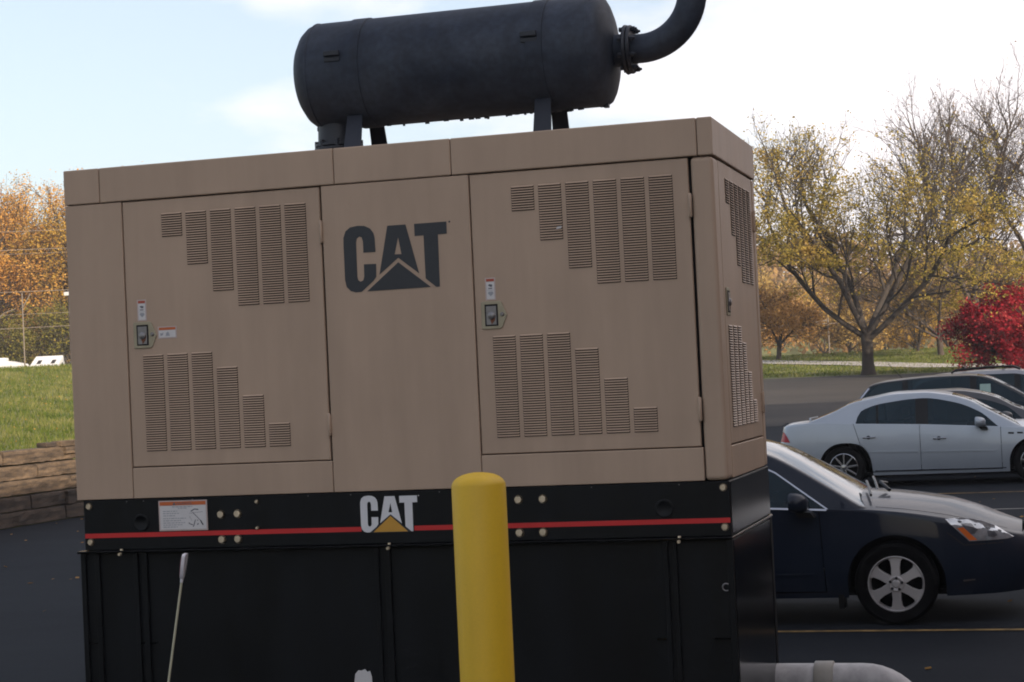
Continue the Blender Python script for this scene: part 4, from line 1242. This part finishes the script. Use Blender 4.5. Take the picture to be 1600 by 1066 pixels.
# ------------------------------------------------------------------ trees
class Branches:
    def __init__(self): self.seg = []; self.tips = []
    def mesh(self, name, m, parent, keep=lambda r: True, n_of=lambda r: 3 if r < .02 else 5 if r < .08 else 9):
        groups = {}
        for a, b, ra, rb in self.seg:
            if keep(ra): groups.setdefault(n_of(ra), []).append((*a, *b, ra, rb))
        VV = []; QQ = []; base = 0
        for n, L_ in groups.items():
            A = np.array(L_); p0 = A[:, :3]; p1 = A[:, 3:6]; r0_ = A[:, 6]; r1_ = A[:, 7]
            d = p1 - p0; d /= np.linalg.norm(d, axis=1)[:, None] + 1e-9
            ref = np.where(np.abs(d[:, 2:3]) > .9, np.array([[1., 0, 0]]), np.array([[0., 0, 1.]]))
            e1 = np.cross(d, ref); e1 /= np.linalg.norm(e1, axis=1)[:, None]; e2 = np.cross(d, e1)
            ang = 2 * np.pi * np.arange(n) / n
            ring = e1[:, None, :] * np.cos(ang)[None, :, None] + e2[:, None, :] * np.sin(ang)[None, :, None]
            v0 = p0[:, None, :] + ring * r0_[:, None, None]; v1 = p1[:, None, :] + ring * r1_[:, None, None]
            V = np.concatenate([v0, v1], 1).reshape(-1, 3)
            k = np.arange(n); kn = (k + 1) % n
            q = np.stack([k, kn, kn + n, k + n], -1)[None] + (np.arange(len(A)) * 2 * n)[:, None, None] + base
            VV.append(V); QQ.append(q.reshape(-1, 4)); base += len(V)
        return np_mesh(name, np.concatenate(VV), np.concatenate(QQ), m, parent, smooth=True)


def grow(B, rg, p, d, length, r, level, maxlevel, kids, up=.12, wob=.22, ratio=.62, spread=(.5, 1.0), start=.3, rmin=.005, leaf=2):
    n = max(2, int(3 + (2 if level < 2 else 0)))
    pts = [p]; rr = r; dd = d.copy(); step = length / n
    for i in range(n):
        dd = (dd + Vector((rg.gauss(0, wob), rg.gauss(0, wob), rg.gauss(0, wob * .7) + up))).normalized()
        q = pts[-1] + dd * step; r2 = max(rmin, rr * (.80 if level else .92))
        B.seg.append((tuple(pts[-1]), tuple(q), rr, r2)); rr = r2; pts.append(q)
    if level >= maxlevel - leaf + 1: B.tips += [tuple(x) for x in pts[1:]]
    if level >= maxlevel: return
    for k in range(kids[level]):
        t = start + (1 - start) * (k + rg.random()) / kids[level]
        if k == kids[level] - 1: t = 1.0
        f = t * n; i = min(int(f), n - 1); q = pts[i].lerp(pts[i + 1], f - i)
        base = (pts[i + 1] - pts[i]).normalized()
        a = rg.uniform(*spread) * (.55 if t == 1.0 else 1); ph = rg.uniform(0, 2 * math.pi)
        e1 = base.orthogonal().normalized(); e2 = base.cross(e1)
        nd = (base * math.cos(a) + (e1 * math.cos(ph) + e2 * math.sin(ph)) * math.sin(a)).normalized()
        grow(B, rg, q, nd, length * ratio * rg.uniform(.75, 1.2) * (1.15 - .35 * t), max(rmin, rr * (1.0 if t == 1.0 else .62) if t == 1.0 else r * .5), level + 1, maxlevel, kids, up, wob, ratio, spread, .25, rmin, leaf)


def leaves(name, tips, rs, n, size, jit, m, parent, droop=0.0, keep=None, clump=.75):
    T = np.array(tips)
    if keep is not None:
        pr = keep(T); pr = pr / pr.sum()
    else: pr = np.ones(len(T)) / len(T)
    # foliage hangs on in clumps: some branch ends keep their leaves, others are bare
    cell = np.floor(T / clump).astype(int); hsh = (cell[:, 0] * 73856093 ^ cell[:, 1] * 19349663 ^ cell[:, 2] * 83492791) % 1000 / 1000.
    pr = pr * (.06 + hsh ** 2.0); pr = pr / pr.sum(); idx = rs.choice(len(T), n, p=pr)
    c = T[idx] + rs.normal(0, 1, (n, 3)) * np.array(jit)
    a = rs.normal(0, 1, (n, 3)); a[:, 2] = a[:, 2] * .6 - droop; a /= np.linalg.norm(a, axis=1)[:, None]
    b = rs.normal(0, 1, (n, 3)); b -= a * (a * b).sum(1)[:, None]; b /= np.linalg.norm(b, axis=1)[:, None]
    s = size * rs.uniform(.6, 1.35, (n, 1)); wv = s * rs.uniform(.45, .75, (n, 1))
    V = np.stack([c - a * s * .5, c + b * wv * .5, c + a * s * .5, c - b * wv * .5], 1).reshape(-1, 3)
    Q = np.arange(4 * n).reshape(-1, 4)
    return np_mesh(name, V, Q, m, parent)


L_LOCUST = leaf_mat('locust_leaf', [(.15, .135, .03), (.28, .225, .045), (.43, .315, .075), (.47, .31, .10)], .5, patch=1.6, pscale=.35)
L_BARE = leaf_mat('bare_tree_leaf', [(.20, .12, .05), (.30, .19, .06)], .4)
L_RED = leaf_mat('red_leaf', [(.06, .004, .009), (.20, .010, .020), (.32, .022, .033), (.46, .10, .085)], .3, patch=1.3, pscale=1.6)
L_GOLD = leaf_mat('gold_leaf', [(.26, .165, .06), (.42, .28, .09), (.56, .39, .13)], .4, patch=1.0, pscale=.6)
L_ORANGE = leaf_mat('orange_leaf', [(.24, .13, .05), (.39, .215, .075), (.50, .29, .10)], .4, patch=1.0, pscale=.5)
L_WOODA = leaf_mat('wood_leaf_orange', [(.24, .11, .03), (.46, .22, .05), (.62, .34, .08), (.66, .44, .12)], .35, patch=1.5, pscale=.35)
L_WOODB = leaf_mat('wood_leaf_yellow', [(.20, .125, .03), (.42, .25, .045), (.62, .40, .08)], .35, patch=1.5, pscale=.35)
L_WOODG = leaf_mat('wood_leaf_green', [(.10, .055, .025), (.13, .13, .03), (.24, .20, .04), (.42, .24, .06)], .35, patch=1.5, pscale=.35)
L_BROWN = leaf_mat('brown_wood', [(.15, .095, .05), (.26, .155, .065), (.36, .215, .08)], .3, patch=1.2, pscale=.15)


def tree(name, label, cat, x, y, seed, hgt_, trunk_h, trunk_r, limbs, kids, maxlevel, limb_len, leafm=None, nleaf=0, lsize=.14, ljit=(.15, .15, .12), up=.12, wob=.2, ratio=.62, lean=(.45, .75), keep=None, group=None, bark=BARK, rmin=.006, droop=0., leaf=2, dirs=None):
    rg = random.Random(seed); rs = np.random.RandomState(seed)
    root = empty(name, (x, y, H(x, y) - .05)); tag(root, label, cat, group)
    B = Branches()
    # flared trunk
    n = 6; p = Vector((0, 0, 0)); pts = [p]
    for i in range(n):
        q = pts[-1] + Vector((rg.gauss(0, .02), rg.gauss(0, .02), trunk_h / n)); pts.append(q)
    T = MB().tube(pts, [trunk_r * v for v in (1.45, 1.12, 1.02, .98, .96, .98, 1.05)], 14)
    T.build('trunk', bark, root, smooth=60)
    for k in range(limbs):
        if dirs: az, a = dirs[k]
        else: az = 2 * math.pi * (k + rg.uniform(-.25, .25)) / limbs; a = rg.uniform(*lean)
        d = Vector((math.cos(az) * math.sin(a), math.sin(az) * math.sin(a), math.cos(a)))
        grow(B, rg, pts[-1] - Vector((0, 0, .12 * trunk_h * rg.random())), d, limb_len * rg.uniform(.9, 1.1), trunk_r * .52, 0, maxlevel, kids, up, wob, ratio, (.45, .95), .25, rmin, leaf)
    # scale the crown so that the tree has its height
    zmax = np.percentile([b[2] for a, b, _, _ in B.seg], 99.7); s = (hgt_ - trunk_h) / max(.1, zmax - trunk_h)
    sx = s if s < 1.35 else 1.35
    def tr(q): return (q[0] * sx, q[1] * sx, trunk_h + (q[2] - trunk_h) * s)
    B.seg = [(tr(a), tr(b), ra, rb) for a, b, ra, rb in B.seg]; B.tips = [tr(t) for t in B.tips]
    B.mesh('branches', bark, root)
    if nleaf: leaves('crown', B.tips, rs, nleaf, lsize, ljit, leafm, root, droop, keep)
    return root


# the large honey locust on the lawn edge (leaves thick low down, bare at the top)
tree('locust_tree', 'tall tree with yellow green lower leaves and bare top standing at the lot edge', 'tree', -1.96, 70.1, 21, 10.9, 1.75, .25, 6, [6, 5, 4, 3, 2], 5, 4.4,
     L_LOCUST, 32000, .115, (.17, .17, .08), up=.07, wob=.13, ratio=.60, keep=lambda T: np.clip(1.28 - (T[:, 2] - 2.0) / 9.0, .04, 1) ** 2.2 * (1 + .8 * (T[:, 0] < 0)),
     dirs=[(3.1, 1.05), (2.2, .40), (.2, .50), (-.4, .92), (-2.0, .60), (1.3, .75)], bark=BARK, rmin=.007)
# the bare trees behind the red bush
tree('bare_tree', 'tall nearly bare tree rising behind the red bush', 'tree', 2.2, 80.5, 33, 13.6, 2.6, .24, 6, [6, 5, 4, 3, 2], 5, 5.0,
     L_BARE, 2600, .09, (.12, .12, .08), up=.10, wob=.13, ratio=.60, lean=(.15, .65), bark=BARKL, rmin=.007)
tree('bare_tree', 'second bare tree with low arching limbs at the far right behind the red bush', 'tree', 5.9, 84.0, 35, 12.8, 2.2, .22, 5, [6, 5, 4, 3, 2], 5, 5.0,
     L_BARE, 1600, .09, (.12, .12, .08), up=.08, wob=.14, ratio=.60, lean=(.25, .8), bark=BARKL, rmin=.007)
tree('bare_tree', 'low spreading bare tree between the locust and the red bush', 'tree', .2, 86.5, 37, 6.6, 1.0, .15, 6, [6, 5, 5, 4], 4, 3.4,
     L_BARE, 3600, .11, (.12, .12, .10), up=.02, wob=.16, ratio=.62, lean=(.6, 1.15), bark=BARKL, rmin=.008)


def bush(name, label, x, y, seed, h_, rad, leafm, n, size, cat='bush', bark=BARK, stems=9):
    rg = random.Random(seed); rs = np.random.RandomState(seed)
    root = empty(name, (x, y, H(x, y) - .03)); tag(root, label, cat)
    B = Branches()
    for k in range(stems):
        az = 2 * math.pi * k / stems + rg.uniform(-.2, .2); a = rg.uniform(.2, 1.05)
        d = Vector((math.cos(az) * math.sin(a), math.sin(az) * math.sin(a), math.cos(a)))
        grow(B, rg, Vector((rg.gauss(0, .12), rg.gauss(0, .12), 0)), d, h_ * .62, .05, 0, 3, [6, 6, 5], .05, .22, .55, (.5, 1.1), .2, .006, 3)
    P_ = np.array([s[1] for s in B.seg]); zmax = np.percentile(P_[:, 2], 99); rmax = np.percentile(np.hypot(P_[:, 0], P_[:, 1]), 97)
    def tr(q): return (q[0] * rad / rmax, q[1] * rad / rmax, max(.03, q[2] * h_ / zmax))
    B.seg = [(tr(a), tr(b), ra, rb) for a, b, ra, rb in B.seg]; B.tips = [tr(t) for t in B.tips]
    B.mesh('stems', bark, root)
    leaves('foliage', B.tips, rs, n, size, (.16, .16, .16), leafm, root)
    return root


bush('red_bush', 'bright red burning bush in full autumn colour behind the parked wagons', 4.1, 66.5, 41, 3.15, 2.7, L_RED, 34000, .125, bark=mat('red_stem', (.05, .02, .02), .9, var=.2))
tree('young_tree', 'small orange tree with a dark trunk on the lawn beside the generator corner', 'tree', -8.45, 90.5, 51, 4.2, .95, .13, 5, [5, 5, 4], 3, 2.0, L_ORANGE, 5000, .16, (.2, .2, .15), up=.02, lean=(.4, 1.0), rmin=.012)
tree('young_tree', 'small golden tree with thin forked trunks between the locust and the red bush', 'tree', -1.25, 92.5, 53, 4.8, .35, .09, 5, [5, 5, 4], 3, 2.4, L_GOLD, 4600, .15, (.2, .2, .18), up=.05, lean=(.3, .8), rmin=.012)

# woods beyond the lawn
rgw = random.Random(77)
G_FAR = 'autumn trees along the edge of the lawn'
far_kinds = [L_GOLD, L_BROWN, L_WOODB, L_ORANGE]
far_list = [(-17.5, 118, 6.0, 1, 'brown tree of the far row hidden behind the generator corner'),
            (-14.6, 124, 7.0, 0, 'golden tree of the far row just right of the generator roof corner'),
            (-11.8, 116, 4.2, 3, 'low orange tree of the far row behind the small orange tree'),
            (-10.2, 128, 6.5, 2, 'dull yellow tree of the far row left of the grey lawn pole'),
            (-7.6, 120, 3.4, 0, 'low golden tree of the far row right behind the grey lawn pole'),
            (-6.0, 131, 6.4, 1, 'brown tree of the far row left of the locust trunk'),
            (-3.4, 122, 3.6, 2, 'low dull yellow tree of the far row right of the locust trunk'),
            (-1.4, 130, 6.0, 3, 'orange brown tree of the far row left of the small golden tree'),
            (1.0, 121, 4.6, 0, 'golden tree of the far row directly behind the small golden tree'),
            (3.4, 129, 6.2, 1, 'brown tree of the far row behind the left side of the red bush'),
            (5.6, 122, 5.4, 2, 'dull yellow tree of the far row behind the middle of the red bush'),
            (8.2, 128, 6.8, 1, 'brown tree of the far row behind the right side of the red bush')]
for k, (x, y, h_, c, lb) in enumerate(far_list):
    tree('distant_tree', lb, 'tree', x, y, 600 + k, h_, .8, .11, 5, [5, 5, 3], 3, h_ * .42, far_kinds[c], 5200, .17, (.35, .35, .3), up=.03, wob=.15, lean=(.2, .95), group=G_FAR, rmin=.016)

# woods on the left behind the grass bank
G_LEFT = 'autumn trees behind the grass bank'
lw = [(-62.5, 100, 13.2, L_WOODA, 'orange autumn tree with dark forked limbs at the left edge of the photo'),
      (-59.3, 105, 14.6, L_WOODA, 'tall orange autumn tree rising above the A-frame camper'),
      (-56.3, 103, 13.4, L_WOODB, 'golden autumn tree close to the left roof corner of the generator'),
      (-52.0, 109, 14.5, L_WOODA, 'orange autumn tree hidden behind the left end of the generator'),
      (-66.5, 108, 15.0, L_WOODB, 'bare topped yellow tree beyond the left edge of the woods'),
      (-60.6, 96, 6.0, L_WOODG, 'low green and yellow tree behind the long white trailer'),
      (-57.6, 97, 5.0, L_WOODG, 'low green tree behind the A-frame camper'),
      (-54.6, 98, 6.2, L_WOODG, 'low green and brown tree behind the pale blue trailer roof')]
for i, (x, y, h_, m, lb) in enumerate(lw):
    big = h_ > 10
    tree('autumn_tree', lb, 'tree', x, y, 800 + i, h_, h_ * (.12 if big else .1), .26 if big else .13, 5, [6, 5, 5, 4] if big else [5, 5, 4], 4 if big else 3, h_ * .40, m, 36000 if big else 9000, .15, (.34, .34, .28), up=.08, wob=.15, lean=(.12, .75), group=G_LEFT, rmin=.010, leaf=3)

# hillside woods far behind: one mass
rs = np.random.RandomState(9)
n = 110000
px = rs.uniform(-170, 120, n); py = rs.uniform(150, 300, n)
pz = hgt(px, py) + rs.uniform(0, 1, n) ** .7 * (5.5 + 2.0 * np.sin(px * .21) * np.sin(py * .17))
c = np.stack([px, py, pz], -1)
a = rs.normal(0, 1, (n, 3)); a /= np.linalg.norm(a, axis=1)[:, None]
b = rs.normal(0, 1, (n, 3)); b -= a * (a * b).sum(1)[:, None]; b /= np.linalg.norm(b, axis=1)[:, None]
s = rs.uniform(.2, .5, (n, 1))
V = np.stack([c - a * s, c + b * s * .7, c + a * s, c - b * s * .7], 1).reshape(-1, 3)
tag(np_mesh('hillside_woods', V, np.arange(4 * n).reshape(-1, 4), L_BROWN), 'brown wooded hillside far beyond the lawn', 'woods', kind='stuff')

# ------------------------------------------------------------------ grass
L_GRASS = leaf_mat('grass_blade', [(.05, .08, .016), (.095, .128, .026), (.165, .172, .05), (.29, .26, .11)], .3, patch=1.9, pscale=.9)


def blades(name, x, y, hh, ww, m, seed):
    rs = np.random.RandomState(seed); n = len(x)
    z = hgt(x, y) - .01
    az = rs.uniform(0, 2 * np.pi, n); h1 = hh * rs.uniform(.5, 1.5, n); w1 = ww * rs.uniform(.7, 1.4, n)
    lx = rs.normal(0, .35, n) * h1; ly = rs.normal(0, .35, n) * h1
    dx, dy = np.cos(az) * w1, np.sin(az) * w1
    V = np.stack([np.stack([x - dx, y - dy, z], -1), np.stack([x + dx, y + dy, z], -1), np.stack([x + lx, y + ly, z + h1], -1)], 1).reshape(-1, 3)
    return np_mesh(name, V, np.arange(3 * n).reshape(-1, 3), m)


rs = np.random.RandomState(4)
n = 170000
gx = -11.65 - rs.uniform(0, 1, n) ** 1.1 * 19; gy = rs.uniform(10, 52, n)
tag(blades('grass', gx, gy, .10, .010, L_GRASS, 5), 'short lit grass on the bank above the timber wall', 'grass', kind='stuff')
n = 60000
gx = rs.uniform(-16, 6, n); gy = rs.uniform(66, 100, n)
ok = gy > 71.2 - 0.26 * (gx + 6)
tag(blades('grass', gx[ok], gy[ok], .09, .02, L_GRASS, 6), 'mown lawn beyond the parking lot', 'grass', kind='stuff')

rs = np.random.RandomState(24)
n = 1500
fx = -11.7 - rs.uniform(0, 1, n) * 16; fy = rs.uniform(12, 48, n)
c = np.stack([fx, fy, hgt(fx, fy) + rs.uniform(.02, .10, n)], -1); a = rs.normal(0, 1, (n, 3)); a /= np.linalg.norm(a, axis=1)[:, None]
b = rs.normal(0, 1, (n, 3)); b -= a * (a * b).sum(1)[:, None]; b /= np.linalg.norm(b, axis=1)[:, None]
s = rs.uniform(.010, .024, (n, 1))
V = np.stack([c - a * s, c + b * s * .7, c + a * s, c - b * s * .7], 1).reshape(-1, 3)
tag(np_mesh('fallen_leaves', V, np.arange(4 * n).reshape(-1, 4), L_WOODA), 'dry leaves caught in the grass of the bank', 'leaves', kind='stuff')
# fallen leaves on the asphalt
rs = np.random.RandomState(14)
n = 260
fx = np.concatenate([rs.uniform(-11, -1.0, n // 2), rs.uniform(3, 9, n // 2)]); fy = np.concatenate([rs.uniform(0, 20, n // 2), rs.uniform(2, 60, n // 2)])
c = np.stack([fx, fy, hgt(fx, fy) + .022], -1); az = rs.uniform(0, 6.28, n); s = rs.uniform(.02, .045, n)
d1 = np.stack([np.cos(az) * s, np.sin(az) * s, rs.uniform(-.2, .2, n) * s], -1); d2 = np.stack([-np.sin(az) * s * .6, np.cos(az) * s * .6, rs.uniform(-.3, .3, n) * s], -1)
V = np.stack([c - d1, c + d2, c + d1, c - d2], 1).reshape(-1, 3)
tag(np_mesh('fallen_leaves', V, np.arange(4 * n).reshape(-1, 4), L_ORANGE), 'scattered dry leaves on the asphalt', 'leaves', kind='stuff')

# ------------------------------------------------------------------ trailers, poles and wires
def on(x, y): return H(x, y)

# A-frame camper: gable faces right
tx, ty = -45.40, 79.1
af = empty('folding_camper', (tx, ty, on(tx, ty)), rz=R(14)); tag(af, 'white A-frame folding camper with two small dark roof windows behind the grass crest', 'trailer')
MB().box(-.85, .72, -.9, .9, .35, .95).build('body', WHITEP, af, bevel=.02)
bz, rz_ = .95, 1.66
V = [(-.85, -.9, bz), (.60, -.9, bz), (-.60, -.12, rz_), (.72, -.12, rz_)]
MB().add([(-.88, -.92, bz), (.64, -.92, bz), (.80, .0, rz_), (-.62, .0, rz_), (-.88, -.88, bz), (.64, -.88, bz), (.80, .04, rz_), (-.62, .04, rz_)], [(0, 1, 2, 3), (7, 6, 5, 4), (0, 4, 5, 1), (1, 5, 6, 2), (2, 6, 7, 3), (3, 7, 4, 0)]).build('roof_panel', WHITEP, af)
MB().add([(-.88, .96, bz), (.64, .96, bz), (.80, .04, rz_), (-.62, .04, rz_), (-.88, .92, bz), (.64, .92, bz), (.80, .0, rz_), (-.62, .0, rz_)], [(3, 2, 1, 0), (4, 5, 6, 7), (0, 4, 5, 1), (1, 5, 6, 2), (2, 6, 7, 3), (3, 7, 4, 0)]).build('roof_panel', WHITEP, af)
MB().add([(.66, -.92, bz), (.66, .96, bz), (.80, .02, rz_), (.60, -.92, bz), (.60, .96, bz), (.74, .02, rz_)], [(0, 1, 2), (5, 4, 3), (0, 3, 4, 1), (1, 4, 5, 2), (2, 5, 3, 0)]).build('gable', WHITEP, af)
MB().add([(.685, -.42, bz), (.685, .46, bz), (.755, .02, rz_ - .33)], [(0, 1, 2)]).build('gable_opening', DARKGAP, af)
for xa in (-.45, .30):
    def rfp(x, t): return (x + .16 * t + .24 * t * 0, -.925 + .92 * t - .006, bz + (rz_ - bz) * t)
    MB().add([rfp(xa - .11, .42), rfp(xa + .11, .42), rfp(xa + .13, .70), rfp(xa - .09, .70)], [(0, 1, 2, 3)]).build('roof_window', DARKGAP, af)
for s in (-.7, .7): MB().lathe([(0, -.08), (.30, -.08), (.30, .08), (0, .08)], (-.1, s, .3), (0, 1, 0), 16).build('wheel', TYRE, af)

tx, ty = -48.1, 79.3
tr = empty('travel_trailer', (tx, ty, on(tx, ty) + .22), rz=R(16)); tag(tr, 'long low white trailer with a roof air unit left of the A-frame camper', 'trailer')
MB().prism([(-1.9, .4), (1.25, .4), (1.25, .95), (1.0, 1.25), (.3, 1.42), (-1.1, 1.46), (-1.9, 1.36)], 'y', -.9, .9).build('body', WHITEP, tr, bevel=.03)
MB().prism([(-1.95, .4), (-1.35, .4), (-1.20, 1.05), (-1.40, 1.18), (-1.95, 1.15)], 'y', -.93, -.902).build('side_panel', TRAILBLUE, tr)
MB().box(-.55, .12, -.35, .35, 1.44, 1.60).build('air_unit', WHITEP, tr, bevel=.03)
MB().box(1.26, 2.2, -.85, .85, .45, 1.02).build('front_deck', WHITEP, tr, bevel=.03)
for s in (-.7, .7): MB().lathe([(0, -.08), (.32, -.08), (.32, .08), (0, .08)], (-.2, s, .32), (0, 1, 0), 16).build('wheel', TYRE, tr)

tx, ty = -43.2, 80.3
tb = empty('tent_trailer', (tx, ty, on(tx, ty)), rz=R(14)); tag(tb, 'low white trailer with a pale blue roof right of the A-frame camper', 'trailer')
MB().box(-1.3, 1.4, -.85, .85, .35, 1.0).build('body', WHITEP, tb, bevel=.03)
MB().prism([(-.98, .98), (1.35, .98), (1.2, 1.35), (-.85, 1.35)], 'y', -.8, .8).build('roof', TRAILBLUE, tb, bevel=.02)
for s in (-.7, .7): MB().lathe([(0, -.08), (.30, -.08), (.30, .08), (0, .08)], (.1, s, .3), (0, 1, 0), 16).build('wheel', TYRE, tb)

# utility poles
def upole(x, y, ztop, r, label, arm):
    z0 = on(x, y)
    p = empty('utility_pole', (x, y, z0)); tag(p, label, 'pole', None)
    MB().tube([(0, 0, 0), (0, 0, ztop - z0)], [r * 1.2, r], 10).build('pole', POLEM, p, smooth=50)
    if arm == 'v': MB().tube([(0, 0, ztop - z0 - .75), (.25, .06, ztop - z0 - .35), (.42, .1, ztop - z0 - .05)], .03, 6).build('bracket', POLEM, p)
    if arm == 'cross': MB().box(-1.0, 1.0, -.05, .05, ztop - z0 - .5, ztop - z0 - .38).build('crossarm', POLEM, p)
    if arm == 'lamp':
        MB().tube([(0, 0, ztop - z0 - .1), (.35, .1, ztop - z0 + .3), (.95, .25, ztop - z0 + .5)], .03, 6).build('lamp_arm', POLEM, p)
    return p


from mathutils import geometry as _g
O_ = Vector((5.1354, -9.2191, 2.0))
upole(-44.85, 75.8, 7.8, .032, 'thin pale utility pole with a forked bracket in front of the autumn woods', 'v')
upole(-46.2, 75.5, 6.5, .030, 'grey lamp post with a short curved arm at the left edge of the photo', 'lamp')
upole(-6.9, 101.0, 4.95, .045, 'thin grey pole on the lawn crest left of the locust trunk', None)
fl_ = empty('flood_lamp', (-44.0, 79.0, on(-44.0, 79.0))); tag(fl_, 'flood lamp on a grey pole against the woods close to the generator edge', 'lamp')
MB().tube([(0, 0, 0), (0, 0, 4.75)], .035, 8).build('pole', BARK, fl_)
MB().box(-.22, .12, -.1, .1, 4.7, 4.9).build('lamp_head', WHITEP, fl_, bevel=.03)
# wires crossing in front of the woods: (z at x=-60, z at x=-30, radius)
for zz, z2, r, lb in ((11.4, 11.15, .011, 'topmost faint cable across the left autumn woods'), (10.45, 10.2, .012, 'second cable from the top across the left autumn woods'), (10.2, 10.0, .010, 'thin cable hanging close under the second one at the left'),
                      (8.28, 8.03, .015, 'pale cable passing just above the forked utility pole'), (7.05, 6.9, .009, 'faint thin cable crossing the forked pole halfway up'), (6.08, 6.33, .014, 'lowest pale cable crossing the forked pole above the trailers')):
    pts = [(-85 + 60 * t, 62 + 22 * t, zz + (z2 - zz) * t - .9 * 4 * t * (1 - t) * .25) for t in np.linspace(0, 1, 14)]
    tag(MB().tube(pts, r, 6).build('power_cable', WIREM, None, smooth=60), lb, 'cable', 'cables in front of the woods')
for zz, r, lb in ((4.1, .03, 'cable sagging from the lawn pole towards the generator'), (4.55, .02, 'straight cable at the top of the lawn pole crossing the golden trees')):
    pts = [(-20 + 13.1 * t, 99 + 2 * t, zz + (t ** 2) * (.75 if zz < 4.3 else .3) - .0) for t in np.linspace(0, 1, 12)]
    if zz > 4.3: pts = [(-22 + 40 * t, 100.5 + 3 * t, 4.85 - .2 * 4 * t * (1 - t)) for t in np.linspace(0, 1, 16)]
    tag(MB().tube(pts, r, 6).build('power_cable', WIREM, None, smooth=60), lb, 'cable', 'cables over the lawn')

# ------------------------------------------------------------------ thin autumn haze
hm = bpy.data.materials.new('haze_air'); hm.use_nodes = True
ht = hm.node_tree; ht.nodes.clear()
ho = ht.nodes.new('ShaderNodeOutputMaterial'); pv = ht.nodes.new('ShaderNodeVolumePrincipled')
pv.inputs['Color'].default_value = (.90, .90, .92, 1); pv.inputs['Density'].default_value = HAZE; pv.inputs['Anisotropy'].default_value = .2
ht.links.new(pv.outputs[0], ho.inputs['Volume'])
hz = MB().box(-330, 330, -210, 430, -1.5, 33).build('haze', hm)
tag(hz, 'thin pale haze lying over the lot and the far woods', 'haze', kind='stuff')
